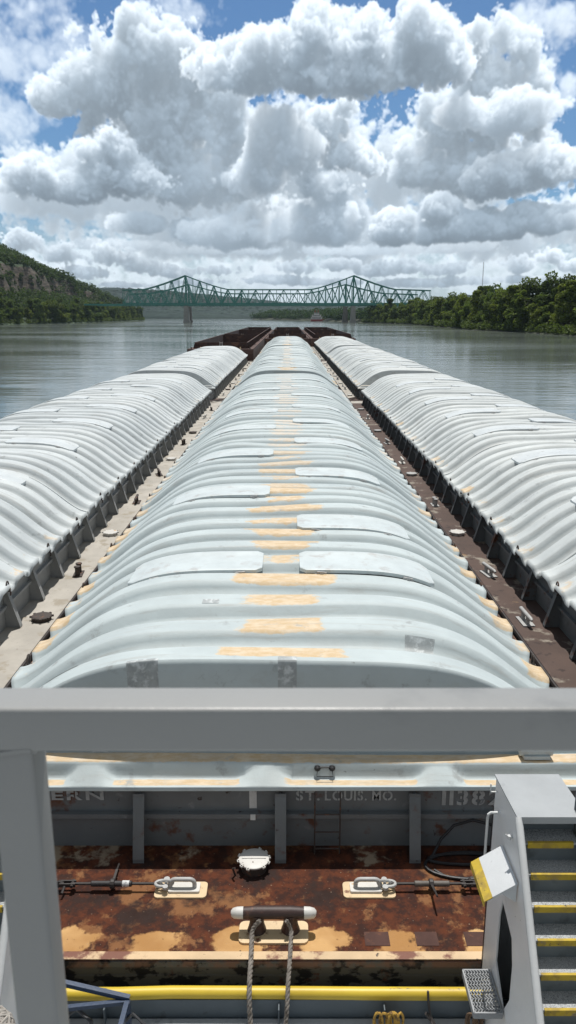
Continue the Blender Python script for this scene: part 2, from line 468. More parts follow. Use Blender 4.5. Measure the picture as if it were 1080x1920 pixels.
def stern_deck_mat():
    m = Mat('rusted_stern_deck')
    x, y, z = m.sep(m.obj)
    n1 = m.noise(m.obj, 1.15, 9, .64)
    n2 = m.noise(m.obj, 5.5, 7, .66)
    n3 = m.noise(m.obj, 24, 4, .6)
    tone = m.noise(m.obj, .9, 4, .55)
    cream = m.mix(m.ss(tone, .35, .65), (.36, .19, .07), (.58, .36, .16))
    # paint survives in tongues along the stern edge; bare rust in the middle
    tong = m.m('MULTIPLY', m.m('SINE', m.m('MULTIPLY_ADD', x, 6.4, m.m('MULTIPLY', n1, 3.0))), .15)
    edge = m.ss(y, .62, .34, 0, .27)
    back = m.ss(y, 1.35, 1.75, 0, .17)
    left = m.ss(x, -1.6, -3.2, 0, .10)
    keep = m.m('ADD', m.m('ADD', edge, back), left)
    r = m.m('ADD', m.m('SUBTRACT', n1, keep), m.m('MULTIPLY', tong, m.ss(y, .75, .3)))
    r = m.m('MULTIPLY_ADD', m.m('SUBTRACT', n2, .5), .26, r)
    mask = m.ss(r, .18, .26)
    rust = m.mix(m.ss(n2, .38, .62), (.034, .013, .009), (.100, .032, .016))
    rust = m.mix(m.ss(m.noise(m.obj, 2.2, 8, .68, 3.0), .52, .60), rust, (.20, .092, .040))
    rust = m.mix(m.ss(n1, .50, .62), rust, (.030, .017, .014))
    c = m.mix(m.m('MULTIPLY', m.ss(y, 1.30, 1.55), .75), cream, (.21, .195, .165))
    c = m.mix(mask, c, rust)
    c = m.mix(m.ss(m.noise(m.obj, 11, 6, .66, 5.0), .645, .68), c, (.022, .013, .011))
    c = m.mix(m.m('MULTIPLY', m.ss(m.noise(m.obj, 30, 3, .6, 8.0), .66, .70), .8), c, (.36, .27, .19))
    return m.done(c, m.ss(n2, .3, .7, .7, .95), 0, m.m('ADD', m.m('MULTIPLY', n2, .8), m.m('MULTIPLY', n3, .5)), .55, .02, spec=.15)

def headlog_mat():
    m = Mat('peeling_headlog')
    n = m.noise(m.vm('MULTIPLY', m.obj, (1, 1, 1.6)), 2.4, 8, .64)
    c = m.mix(m.ss(n, .46, .50), (.014, .013, .015), (.115, .112, .10))
    c = m.mix(m.ss(m.noise(m.obj, 3.0, 7, .66, 2.0), .60, .66), c, (.10, .045, .026))
    z = m.sep(m.obj)[2]
    c = m.mix(m.m('MULTIPLY', m.ss(z, .98, 1.05), m.ss(m.noise(m.obj, 3.5, 6, .6, 6.0), .42, .56)), c, (.20, .105, .07))
    return m.done(c, .6, 0, m.noise(m.obj, 20, 5, .6), .4, .01)
M_STERN = stern_deck_mat(); M_HEADLOG = headlog_mat()

# ---- cover surface
def profile(t):
    return RISE*(.5+.5*np.cos(np.pi*np.clip(t, 0, 1)**2.5))
def rib_wave(y, p=.983, s0=0.0):
    u = ((y-s0)/p) % 1.0
    return sstep(.10, .265, u)*(1-sstep(.66, .92, u))
def end_ramp(y):
    return sstep(.55, .73, y)

def cover_surface(x, y, end=False, wob=None):
    """height and outward shift of the cover over local (x, y); y counts from the panel's own start"""
    t = np.abs(x)/HALF
    h = profile(t); e = 1.0
    amp = .20
    if end:
        e = end_ramp(y)
        w = rib_wave(y, 1.098, .41)*sstep(.58, .72, y)
    else:
        w = rib_wave(y)
    dt = .003
    sl = (profile(t+dt)-profile(t-dt))/(2*dt*HALF)*np.sign(x)*e
    nx = -sl/np.sqrt(1+sl*sl); nz = 1/np.sqrt(1+sl*sl)
    a = amp*w*(1-.25*sstep(.9, 1, t))
    dx = nx*a + np.sign(x)*.05*w*sstep(.93, 1, t); z = EAVE + h*e + nz*a
    if wob is not None: z = z + wob*(1-sstep(.8, 1, t))
    if end:
        xs = (x + .18 + 2.37*20 + 1.185) % 2.37 - 1.185     # distance from the nearest raised divider
        r = 1-sstep(.16, .36, np.abs(xs))
        led = sstep(.20, .30, y)*(1-sstep(.50, .60, y))
        ridge = np.maximum(led, r*(1-sstep(.5, .60, y))*np.clip(y/.33, 0, 1))
        z = z + .20*ridge*(1-sstep(.93, .99, t))
    return dx, z, w

def cover_mesh(name, y_len, end, seed):
    rng = np.random.default_rng(seed)
    if end:
        ys = np.concatenate([np.linspace(0, 1.0, 44, endpoint=False), np.linspace(1.0, y_len, int((y_len-1.0)/.07))])
    else:
        ys = np.linspace(0, y_len, 52)
    xs = np.concatenate([-np.linspace(1, 0, 49)[:-1]**.82, np.linspace(0, 1, 49)**.82])*HALF
    X, Y = np.meshgrid(xs, ys)
    wob = sum(rng.normal()*(.012 if end else .022)*np.sin(X*rng.uniform(.5, 1.8)+rng.uniform(0, 6))*np.sin(Y*rng.uniform(.6, 2.2)+rng.uniform(0, 6)) for _ in range(5))
    dx, Z, w = cover_surface(X, Y, end, wob)
    # the lapped edge strip of each panel
    lip = .045*np.exp(-((Y-(y_len-.10))/.06)**2)
    Z = Z + lip
    V = np.stack([X+dx, Y, Z], -1)
    T = np.abs(X)/HALF
    ridge = sstep(.75, .95, w)*(1-sstep(.40, 1.05, np.abs(X-.05)+.18*np.sin(np.round(Y/.983)*2.1+seed)))
    eave = sstep(.6, .9, w)*sstep(.87, .93, T)
    if end:
        xs_ = np.abs((X + .18 + 47.4 + 1.185) % 2.37 - 1.185)
        led = sstep(.27, .31, Y)*(1-sstep(.47, .52, Y)) + sstep(.03, .06, Y)*(1-sstep(.15, .20, Y))*sstep(.28, .38, xs_)
        ridge = ridge*sstep(.78, .90, Y)
        eave = np.maximum(eave*(Y > .9), led)
    valley = (1-w)
    ri = np.floor((Y-(.41 if end else 0))/(1.098 if end else .983)).astype(int) % 64
    rv = rng.uniform(.45, 1.0, 64); ev = rng.uniform(.25, 1.0, 128)
    ridge = ridge*rv[ri]; eave = eave*np.where(Y > .9, ev[ri+64*(X > 0)], 1) if end else eave*ev[ri+64*(X > 0)]
    # skirts hang down round the rim
    def drop(row, d, ox=0, oy=0):
        r = row.copy(); r[..., 2] -= d; r[..., 0] += ox; r[..., 1] += oy; return r
    L = drop(V[:, :1], .11); Rr = drop(V[:, -1:], .11)
    V = np.concatenate([L, V, Rr], 1)
    pad = lambda a: np.concatenate([a[:, :1]*0, a, a[:, -1:]*0], 1)
    ridge, eave, valley = pad(ridge), pad(eave), pad(valley)
    # each panel laps over the next, so its rims turn down
    b = drop(V[-1:], .12, 0, .004)
    V = np.concatenate([V, b], 0)
    po = lambda a: np.concatenate([a, a[-1:]*0], 0)
    ridge, eave, valley = po(ridge), po(eave), po(valley)
    if not end:
        f = drop(V[:1], .12, 0, -.004)
        V = np.concatenate([f, V], 0)
        pr = lambda a: np.concatenate([a[:1]*0, a], 0)
        ridge, eave, valley = pr(ridge), pr(eave), pr(valley)
    if end:
        f = drop(V[:1], .055)
        V = np.concatenate([f, V], 0)
        pr = lambda a: np.concatenate([a[:1]*0, a], 0)
        ridge, eave, valley = pr(ridge), pr(eave), pr(valley)
    return grid_mesh(name, V, True, {'ridge': ridge, 'eave': eave, 'valley': valley})

PANELS = [cover_mesh('cover_panel', PITCH, False, s) for s in range(1, 9)]
ENDP = cover_mesh('cover_end', PITCH*2, True, 9)

def lid_mesh(side, end):
    """bent rectangular hatch lid lying on the ribs, x from .33 to 2.9"""
    r = .14; x0, x1, y0, y1 = .35, 2.88, 0, 1.17
    nx, ny = 22, 9
    top = []
    def zc(x): return EAVE + profile(np.array([abs(x)/HALF]))[0] + .185
    bm = bmesh.new()
    out = []
    for cx, cy, a0 in ((x1-r, y0+r, -90), (x1-r, y1-r, 0), (x0+r, y1-r, 90), (x0+r, y0+r, 180)):
        for k in range(5):
            a = R(a0+k*22.5); out.append((cx+r*math.cos(a), cy+r*math.sin(a)))
    # split by x columns so that it can bend
    cols = np.linspace(x0, x1, nx)
    def span(x):
        d = 0
        if x < x0+r: d = r-math.sqrt(max(0, r*r-(x0+r-x)**2))
        if x > x1-r: d = r-math.sqrt(max(0, r*r-(x-x1+r)**2))
        return y0+d, y1-d
    T, B = [], []
    for x in cols:
        a, b = span(x)
        z = zc(x)
        rowt = [bm.verts.new((side*x, y, z+.07+dz)) for y, dz in ((a, -.012), (a+.025, 0), (a+.10, 0), (a+.13, -.012), ((a+b)/2, -.006), (b-.13, -.012), (b-.10, 0), (b-.025, 0), (b, -.012))]
        rowb = [bm.verts.new((side*x, y, z-.005)) for y in (a, b)]
        T.append(rowt); B.append(rowb)
    for i in range(nx-1):
        for k in range(8):
            bm.faces.new((T[i][k], T[i+1][k], T[i+1][k+1], T[i][k+1]))
        bm.faces.new((T[i][0], B[i][0], B[i+1][0], T[i+1][0]))
        bm.faces.new((T[i][8], T[i+1][8], B[i+1][1], B[i][1]))
        bm.faces.new((B[i][0], B[i][1], B[i+1][1], B[i+1][0]))
    for i in (0, nx-1):
        bm.faces.new([*T[i], B[i][1], B[i][0]])
    bmesh.ops.recalc_face_normals(bm, faces=bm.faces)
    me = bpy.data.meshes.new('hatch_lid'); bm.to_mesh(me); bm.free()
    for p in me.polygons: p.use_smooth = True
    me.set_sharp_from_angle(angle=R(35))
    return me
def frame_mesh(side):
    m = MB()
    cols = np.linspace(.45, 2.78, 14)
    z = [EAVE+float(profile(np.array(x/HALF))) for x in cols]
    for y in (.10, 1.07):
        for a, b, za, zb in zip(cols, cols[1:], z, z[1:]):
            m.bar((side*a, y, za+.13), (side*b, y, zb+.13), .04, .125)
    for x, zz in ((cols[0], z[0]), (cols[-1], z[-1])): m.bar((side*x, .12, zz+.13), (side*x, 1.05, zz+.13), .04, .12)
    return m.mesh('hatch_frame')
FRAMES = {1: frame_mesh(1), -1: frame_mesh(-1)}
M_FRAME = paint('hatch_frame_grey', (.20, .21, .21), .7, .3, 3)
LIDS = {1: lid_mesh(1, False), -1: lid_mesh(-1, False)}
def latch_mesh():
    m = MB()
    m.box((-.09, -.045, -.02), (.09, .0, .03)); m.box((-.03, -.075, -.05), (.03, -.045, .045)); m.cyl((-.12, -.03, -.03), (.12, -.03, -.03), .014, 6)
    return m.mesh('latch')
LATCH = latch_mesh()
def ring_mesh():
    m = MB()
    m.tube([(0, .075*math.cos(a), .10+.11*math.sin(a)) for a in np.linspace(0, 2*math.pi, 14, endpoint=False)], .018, 6, closed=True)
    m.box((-.05, -.05, -.02), (.05, .05, .035)); m.tube([(.0, 0, .02), (.05, .03, -.06), (.03, .05, -.14)], .02, 6)
    return m.mesh('lifting_ring')
RING = ring_mesh()

# ---- hull, coaming, fittings
def hull_mesh():
    m = MB()
    # side view: raked bow, square stern
    prof = [(0, -2.7), (52.0, -2.7), (56.0, -1.6), (BL-.4, .1), (BL, .75), (BL, DECK-.01), (0, DECK-.01)]
    a = [[m.bm.verts.new((s*BW, y, z)) for y, z in prof] for s in (-1, 1)]
    n = len(prof)
    for i in range(n):
        j = (i+1) % n
        m.bm.faces.new((a[0][i], a[0][j], a[1][j], a[1][i]))
    for i in (0, 1): m.bm.faces.new(a[i])
    return m.mesh('hull', bevel=.07, seg=2)
def hull_open_mesh():
    """same outline, with the hopper sunk into it"""
    m = MB()
    prof = [(0, -2.7), (52.0, -2.7), (56.0, -1.6), (BL-.4, .1), (BL, .75), (BL, DECK-.01), (0, DECK-.01)]
    a = [[m.bm.verts.new((s*BW, y, z)) for y, z in prof] for s in (-1, 1)]
    n = len(prof)
    for i in range(n-2):
        m.bm.faces.new((a[0][i], a[0][i+1], a[1][i+1], a[1][i]))
    m.bm.faces.new((a[0][n-1], a[0][0], a[1][0], a[1][n-1]))
    for i in (0, 1): m.bm.faces.new(a[i])
    return m.mesh('hull')
HULL, HULLO = hull_mesh(), hull_open_mesh()
def sheet(x0, x1, y0, y1, z0=DECK-.009, z1=DECK, nx=None):
    m = MB(); m.box((x0, y0, z0), (x1, y1, z1)); return m.mesh('deck')
SIDE_D = {s: sheet(min(s*4.25, s*(BW-.05)), max(s*4.25, s*(BW-.05)), 2.04, 57.70) for s in (-1, 1)}
STERN_D = sheet(-BW+.05, BW-.05, .05, 2.04)
BOW_D = sheet(-BW+.05, BW-.05, 57.70, BL-.05)
CX, CY0, CY1 = 4.25, 1.98, 57.77
def coaming_mesh(open_, CY0=CY0):
    m = MB(); t = .05 if not open_ else .10
    z0, z1 = (DECK-.3, EAVE-.06) if not open_ else (-2.3, EAVE)
    m.box((-CX, CY0, z0), (-CX+t, CY1, z1)); m.box((CX-t, CY0, z0), (CX, CY1, z1))
    m.box((-CX+t, CY0, z0), (CX-t, CY0+t, z1)); m.box((-CX+t, CY1-t, z0), (CX-t, CY1, z1))
    # rolled top rim and mid-height stringer all round
    for z, w in ((z1-.03, .09), (1.62, .085)):
        for s in (-1, 1): m.box((s*(CX+.001) if s > 0 else -CX-w, CY0, z-.035), (CX+w if s > 0 else -CX-.001, CY1+w, z+.035))
        if z < 1.9 or open_: m.box((-CX-.001, CY0-w, z-.033), (CX+.001, CY0-.001, z+.033))
        m.box((-CX-.001, CY1+.001, z-.033), (CX+.001, CY1+w, z+.033))
    return m.mesh('coaming')
COAM, COAMF, COAMO = coaming_mesh(False), coaming_mesh(False, .88), coaming_mesh(True)
def stiff_mesh(zt):
    """tapered bracket against a coaming wall; it points along +x, base on the deck"""
    m = MB()
    m.plate([(0, 0), (.34, 0), (.34, .05), (.12, zt-.06), (.12, zt), (0, zt)], [], lambda u, v, w: (u, w-.007, v), .014)
    a, b, c = (.345, 0), (.345, .06), (.125, zt-.03)
    for w0, w1 in ((-.075, .075),):
        p = [(.346, 0), (.346, .05), (.126, zt-.05), (.126, zt), (.136, zt), (.136, zt-.048), (.358, .053), (.358, 0)]
        m.plate(p, [], lambda u, v, w: (u, w+w0, v), w1-w0)
    return m.mesh('stiffener')
STIFF = stiff_mesh(EAVE-DECK-.10)
def kevel_mesh():
    m = MB()
    m.box((-.14, -.3, 0), (.14, .3, .03)); m.cyl((0, -.16, .02), (0, -.16, .2), .05); m.cyl((0, .16, .02), (0, .16, .2), .05)
    m.tube([(0, -.42, .2), (0, -.36, .22), (0, .36, .22), (0, .42, .2)], [.03, .05, .05, .03], 10)
    return m.mesh('kevel', smooth=True)
def manhole_mesh(lug=8, r=.24, h=.1):
    m = MB()
    m.lathe([(r*.92, 0), (r*.92, h-.03), (r, h-.03), (r, h), (r*.93, h+.012), (0.02, h+.016)], n=24)
    for k in range(lug):
        a = 2*math.pi*k/lug; c, s = math.cos(a), math.sin(a)
        m.bar((c*r*.95, s*r*.95, h-.01), (c*r*1.17, s*r*1.17, h-.01), .05, .04)
    return m.mesh('manhole_cover')
def bitt_mesh():
    m = MB()
    m.box((-.13, -.27, 0), (.13, .27, .03))
    for s in (-1, 1): m.lathe([(.07, .02), (.065, .24), (.09, .26), (.09, .29), (.02, .31)], (0, s*.15, 0), 12)
    return m.mesh('bitt', smooth=True)
KEVEL, MANHOLE, BITT = kevel_mesh(), manhole_mesh(), bitt_mesh()

def lettering(name, text, x0, x1, z0, z1, y, parent, mat, cuts='OSR380'):
    """stencilled capitals on the stern coaming, fitted into the box x0..x1, z0..z1"""
    MBm = bmesh.new(); cur = 0.0
    for ch in text:
        if ch == ' ': cur += .35; continue
        cu = bpy.data.curves.new('letter', 'FONT'); cu.body = ch; cu.size = 1; cu.offset = .022; cu.resolution_u = 4; cu.extrude = .004
        ob = bpy.data.objects.new('letter', cu); COL.objects.link(ob)
        dg = bpy.context.evaluated_depsgraph_get(); me = bpy.data.meshes.new_from_object(ob.evaluated_get(dg))
        bpy.data.objects.remove(ob); bpy.data.curves.remove(cu)
        b = bmesh.new(); b.from_mesh(me); bpy.data.meshes.remove(me)
        xs = [v.co.x for v in b.verts]; a, w = min(xs), max(xs)-min(xs)
        if ch in cuts:           # bridges of the stencil
            mid = a+w/2
            for p in (mid-.03, mid+.03):
                bmesh.ops.bisect_plane(b, geom=b.verts[:]+b.edges[:]+b.faces[:], plane_co=(p, 0, 0), plane_no=(1, 0, 0))
            bmesh.ops.delete(b, geom=[f for f in b.faces if abs(f.calc_center_median().x-mid) < .028], context='FACES')
        bmesh.ops.translate(b, verts=b.verts, vec=(cur-a, 0, 0))
        tmp = bpy.data.meshes.new('t'); b.to_mesh(tmp); b.free(); MBm.from_mesh(tmp); bpy.data.meshes.remove(tmp)
        cur += w+.13
    xs = [v.co.x for v in MBm.verts]; zs = [v.co.y for v in MBm.verts]
    sx = (x1-x0)/(max(xs)-min(xs)); sz = (z1-z0)/.70
    for v in MBm.verts:
        v.co = Vector((x0+(v.co.x-min(xs))*sx, y-v.co.z*.5, z0+v.co.y*sz))
    me = bpy.data.meshes.new(name); MBm.to_mesh(me); MBm.free()
    return put(name, me, mat, parent)

# ---- whole barges
GROUP_C, GROUP_O = 'covered hopper barges of the tow', 'open hopper barges at the head of the tow'
def fittings(root, dist, mats):
    rng = random.Random(root.name+str(root.location.x))
    if dist > 150: return
    for s, fm in ((-1, mats[0]), (1, mats[1])):
        for k, y in enumerate((4.5, 10.2, 13.4, 17.5, 22.0, 27.3, 31.0, 36.5, 41.0, 47.5, 52.5)):
            me = (MANHOLE, KEVEL, KEVEL, MANHOLE, BITT)[(k+(s > 0)*2) % 5]
            put(me.name, me, fm if k % 3 else mats[2], root, (s*4.95, y+rng.uniform(-.5, .5), DECK), (0, 0, rng.uniform(-.3, .3)))

def covered_barge(row, idx, label):
    y = Y0+STEP*idx
    root = empty('hopper_barge', (ROWX[row], y, 0))
    tag(root, label, 'barge', GROUP_C)
    cov = (M_COVL, M_COVC, M_COVR)[row]
    lidm = M_LIDC if row == 1 else M_LIDS
    put('hull', HULL, M_HULLD if (row, idx) != (1, 0) else M_HEADLOG, root)
    # between the left and centre rows the decks are pale, between centre and right they are rusty
    dl = M_DKPALE if row < 2 else M_DKRUST
    dr = M_DKPALE if row == 0 else M_DKRUST
    if idx > 0 and row == 2: dl = M_DKPALE
    put('side_deck', SIDE_D[-1], dl, root); put('side_deck', SIDE_D[1], dr, root)
    put('stern_deck', STERN_D, M_STERN if (row, idx) == (1, 0) else M_DKRUST, root); put('bow_deck', BOW_D, M_DKPALE, root)
    cm = M_COAM if row == 0 else M_COAMD
    put('coaming', COAM if idx == 0 else COAMF, cm, root)
    c0 = C0 if idx == 0 else .75          # the barges ahead carry their covers closer to the stern
    n = 15; sy = (C1-c0-4*PITCH)/(n*PITCH)
    near = idx < 2
    rng = random.Random(row*10+idx)
    ps = []
    p = put('cover_panel', ENDP, cov, root, (0, c0, 0)); ps.append((p, PITCH*2, True))
    p.color = (0, 0, 0, 1)
    for k in range(n):
        p = put('cover_panel', PANELS[rng.randrange(8)], cov, root, (0, c0+PITCH*2+PITCH*sy*k, rng.uniform(-.025, .025)), (rng.uniform(-.008, .008), rng.uniform(-.006, .006), 0))
        p.scale = (1.006, sy, rng.uniform(1.01, 1.035)) if k % 2 else (1, sy, 1)
        far = y+PITCH*k
        p.color = (min(1, max(0, (far-10)/16))*rng.uniform(.65, 1) if row == 1 else rng.uniform(0, .5), 0, 0, 1)
        ps.append((p, PITCH, False))
    # C1 is where the bow end panel, turned round, closes the row
    p = put('cover_panel', ENDP, cov, root, (0, C1, 0), (0, 0, math.pi)); p.color = (1, 0, 0, 1)
    for i, (p, ln, e) in enumerate(ps):
        sides = (1, -1) if e else ((1,) if i % 2 else (-1,))
        for s in sides:
            put('hatch_lid', LIDS[s], lidm, p, (0, ln-1.40, 0)); put('hatch_frame', FRAMES[s], M_FRAME, p, (0, ln-1.40, 0))
        if near:
            for s in sides:
                for x in (.75, 2.35):
                    z = EAVE+float(profile(np.array(x/HALF)))+.19
                    put('latch', LATCH, M_GREYFIT, p, (s*x, ln-1.41, z), (0, math.atan2(.10 if x < 1 else .22, 1)*s, 0))
        if y < 150:
            for s in (-1, 1):
                put('lifting_ring', RING, M_STEEL, p, (s*(HALF+.01), ln*.55 if not e else ln*.62, EAVE+.02))
                if e: put('lifting_ring', RING, M_STEEL, p, (s*(HALF+.01), ln*.22, EAVE+.02))
    for k in range(31):
        yy = 2.6+k*1.78
        for s in (-1, 1):
            if y > 120 and k % 2: continue
            put('stiffener', STIFF, cm, root, (s*(CX+.001), yy, DECK), (0, 0, 0 if s > 0 else math.pi))
    for x in (-3.87, -1.87, .03, 1.83, 3.65):
        put('stiffener', STIFF, cm, root, (x, (CY0 if idx == 0 else .88)-.001, DECK), (0, 0, -math.pi/2))
    fittings(root, y, (M_GREYFIT, M_STEEL, M_WHITE))
    return root, ps

def open_barge(row, idx, label, lift=1.9):
    y = Y0+STEP*idx
    root = empty('open_hopper_barge', (ROWX[row], y, lift))
    tag(root, label, 'barge', GROUP_O)
    put('hull', HULLO, M_OPEN, root)
    for s in (-1, 1): put('side_deck', SIDE_D[s], M_OPEN, root)
    put('stern_deck', STERN_D, M_OPEN if row else M_OPEN, root); put('bow_deck', BOW_D, M_OPEN, root)
    put('coaming', COAMO, M_OPEN, root)
    m = MB(); m.box((-CX+.1, CY0+.1, -2.35), (CX-.1, CY1-.1, -2.3)); m.build('hopper_floor', M_INNER, root)
    for k in range(31):
        for s in (-1, 1):
            put('stiffener', STIFF, M_OPEN, root, (s*(CX+.001), 2.6+k*1.78, DECK), (0, 0, 0 if s > 0 else math.pi))
    m = MB()
    for s in (-.22, .22): m.cyl((s, CY0-.16, DECK), (s, CY0-.16, EAVE+.12), .03, 6)
    for z in (.3, .6, .9): m.cyl((-.22, CY0-.16, DECK+z), (.22, CY0-.16, DECK+z), .025, 6)
    m.build('ladder', M_WHITE, root)
    for s in (-1, 1):
        for yy in (1.0, 20.0, 40.0, 58.5): put('bitt', BITT, M_STEEL, root, (s*4.75, yy, DECK))
        put('bitt', BITT, M_CREAM, root, (s*3.2, .6, DECK)); put('bitt', BITT, M_CREAM, root, (s*3.2, 58.7, DECK))
    return root

SIDE = ('left', 'centre', 'right')
LABELS = {
 (0,0): 'nearest white ribbed covered barge on the left of the tow',
 (0,1): 'second white covered barge of the left row, behind the dark open barges',
 (1,0): 'middle covered barge nearest the camera, with peach patched ribs and a rusty stern deck',
 (1,1): 'second covered barge of the middle row, beyond the nearest patched one',
 (1,2): 'farthest covered barge of the middle row, ending at the dark open barges',
 (2,0): 'nearest white ribbed covered barge on the right beside the dark rusty gap',
 (2,1): 'second white covered barge along the right row',
 (2,2): 'farthest white covered barge of the right row, just before the dark open barge',
}
BARGE = {}
for k, lab in LABELS.items():
    BARGE[k] = covered_barge(k[0], k[1], lab)
OL = {
 (0,2): 'nearest dark brown open barge, on the left with a white ladder on its end',
 (0,3): 'second dark open barge of the left row, just beyond the nearest open one',
 (0,4): 'foremost dark open barge of the left row, narrowest in the distance',
 (1,3): 'dark open barge straight ahead of the middle row of white covers',
 (1,4): 'foremost open barge in the middle of the tow, farthest dead ahead',
 (2,3): 'dark open barge just ahead of the right row of white covers',
 (2,4): 'foremost dark open barge of the right row under the bridge tower',
}
for k, lab in OL.items(): open_barge(k[0], k[1], lab)

# ================================================================== fittings on the nearest middle barge
B0, B0P = BARGE[(1, 0)]
BX = ROWX[1]
def L(x, y, z): return (x-BX, y-Y0, z)          # world to barge coordinates
M_LETTER = paint('faded_stencil_paint', (.42, .44, .44), .7, .25, 6, [((.17, .185, .195), 9, .60, .05, 6)])
M_RUSTPAD = paint('brown_grit_pad', (.075, .034, .026), .9, .25, 6, [((.12, .05, .03), 8, .6, .06, 5)])
M_ROPE = paint('grey_brown_rope', (.24, .215, .19), .9, .35, 12, [((.09, .075, .06), 20, .58, .08, 4)], bs=90, strength=.6)
M_BLACK = paint('black_rubber', (.014, .014, .016), .45, .3, 6)
M_WIRE = paint('dark_wire_rope', (.04, .034, .032), .6, .3, 20)
M_TAPE = paint('white_marker_tape', (.62, .63, .62), .6, .15, 8, [((.3, .3, .3), 14, .62, .06, 4)])
M_SCUFF = paint('grey_patch_tape', (.40, .43, .43), .6, .3, 7, [((.30, .32, .32), 8, .55, .12, 6), ((.55, .58, .58), 9, .56, .08, 7)])

lettering('lettering', 'WESTERN', -4.32-BX, -2.50-BX, 1.83, 1.965, 1.968, B0, M_LETTER)
for t_, a_, b_ in (('ST.', .11, .43), ('LOUIS.', .50, 1.07), ('MO.', 1.14, 1.47)): lettering('lettering', t_, a_-BX, b_-BX, 1.825, 1.965, 1.968, B0, M_LETTER)
lettering('lettering', '11382', 2.09-BX, 2.90-BX, 1.755, 1.975, 1.968, B0, M_LETTER)
m = MB(); m.box((-.05, 1.966, 1.70), (.05, 1.976, 1.97)); m.box((-.035, 1.88, 1.575), (.035, 1.889, 1.66)); m.build('marker_strip', M_TAPE, B0, loc=(-.345, 0, 0))

# ladder on the coaming
m = MB()
for x in (.36, .70): m.tube([L(x, 9.14, 2.0), L(x, 9.06, 1.93), L(x, 9.05, 1.12)], .011, 6)
for z in (1.72, 1.45, 1.19): m.tube([L(.36, 9.05, z), L(.70, 9.05, z)], .011, 6)
m.build('ladder', M_STEEL, B0)

# white manhole cover with lugs, standing on a rusty trunk
def manhole(x, y):
    m = MB(); m.lathe([(.17, 0), (.17, .10), (.185, .105), (.185, .12), (.1, .122)], n=28)
    t = m.build('manhole', M_STEEL, B0, smooth=True, loc=L(x, y, DECK))
    m = MB(); m.lathe([(.18, .125), (.20, .13), (.20, .148), (.188, .155), (.08, .158), (.02, .158)], n=32)
    for k in range(12):
        a = 2*math.pi*(k+.35)/12; c, s = math.cos(a), math.sin(a)
        if k in (3, 9): continue
        m.bar((c*.19, s*.19, .139), (c*.222, s*.222, .135), .04, .022); m.cyl((c*.205, s*.205, .12), (c*.205, s*.205, .165), .012, 6)
    m.bar((-.16, 0, .161), (.16, 0, .161), .03, .012)
    m.build('manhole_lid', M_WHITE, t, smooth=True)
    m = MB(); m.tube([(-.24, -.14, .0), (-.27, -.16, .12), (-.24, -.2, .16)], .014, 6); m.build('handle', M_STEEL, t)
manhole(-.45, 8.78)

# pad-eyes: base plate, upper plate and a bent bar
def pad_eye(cx, cy, s):
    def rr(w, h, r, z0, z1):
        m = MB(); pts = []
        for px, py, a0 in ((w-r, -h+r, -90), (w-r, h-r, 0), (-w+r, h-r, 90), (-w+r, -h+r, 180)):
            for k in range(5):
                a = R(a0+22.5*k); pts.append((px+r*math.cos(a), py+r*math.sin(a)))
        m.plate(pts, [], lambda u, v, t: (u, v, z0+t), z1-z0)
        return m
    p = rr(.33, .14, .05, 0, .022).build('pad_eye', M_CREAM, B0, loc=L(cx, cy, DECK))
    rr(.20, .085, .02, .022, .05).build('top_plate', M_WHITE, p, loc=(s*.04, .015, 0))
    m = MB()
    pts = [(-.17, 0, .04), (-.17, 0, .09)] + [(-.11-.06*math.cos(a), 0, .10+.06*math.sin(a)) for a in np.linspace(0, math.pi/2, 5)] + [(.07+.07*math.sin(a), 0, .09+.07*math.cos(a)) for a in np.linspace(0, math.pi/2, 5)] + [(.14, 0, .04)]
    m.tube([(x*s*-1, y+.015, z) for x, y, z in pts], .028, 10); m.build('bar', M_GREYFIT, p, smooth=True)
pad_eye(-1.36, 8.36, 1); pad_eye(1.03, 8.36, -1)

# mooring kevel amidships
kv = empty('kevel', L(-.17, 7.66, DECK), parent=B0)
m = MB()
pts = []
for px, py, a0 in ((.34, -.10, -90), (.34, .10, 0), (-.34, .10, 90), (-.34, -.10, 180)):
    for k in range(5):
        a = R(a0+22.5*k); pts.append((px+.07*math.cos(a), py+.07*math.sin(a)))
m.plate(pts, [], lambda u, v, t: (u, v, t), .025); m.build('base_plate', M_CREAM, kv)
m = MB()
for s in (-1, 1): m.lathe([(.115, .02), (.10, .06), (.085, .13), (.085, .25)], (s*.20, .04, 0), 16)
m.tube([(-.36, .04, .255), (-.2, .04, .262), (.2, .04, .262), (.36, .04, .255)], [.068, .075, .075, .068], 14)
m.build('horn_bar', paint('worn_brown_steel', (.045, .022, .018), .55, .3, 6, [((.10, .04, .025), 8, .6, .06, 5)]), kv, smooth=True)
for s in (-1, 1):
    m = MB(); m.tube([(s*.36, .04, .255), (s*.43, .04, .256), (s*.475, .04, .25), (s*.50, .04, .246)], [.070, .066, .058, .034], 14)
    m.build('horn_tip', M_WHITE, kv, smooth=True)

# anti-slip squares along the stern edge
for x0, x1 in ((.90, 1.19), (1.50, 1.76), (2.08, 2.40)):
    m = MB(); m.box((x0-BX, .22, DECK), (x1-BX, .43, DECK+.006)); m.build('grip_pad', M_RUSTPAD, B0)
m = MB(); m.box((-5.2, .02, DECK-.002), (5.2, .135, DECK+.012)); m.build('edge_strip', paint('cream_edge', (.60, .43, .25), .6, .2, 3, [((.16, .055, .03), 2.2, .56, .04, 8), ((.03, .02, .015), 12, .66, .03, 5)]), B0, bevel=.008)
m = MB(); m.box((-5.25, -.012, .55), (5.25, -.002, .92)); m.build('rub_plate', M_HEADLOG, B0)

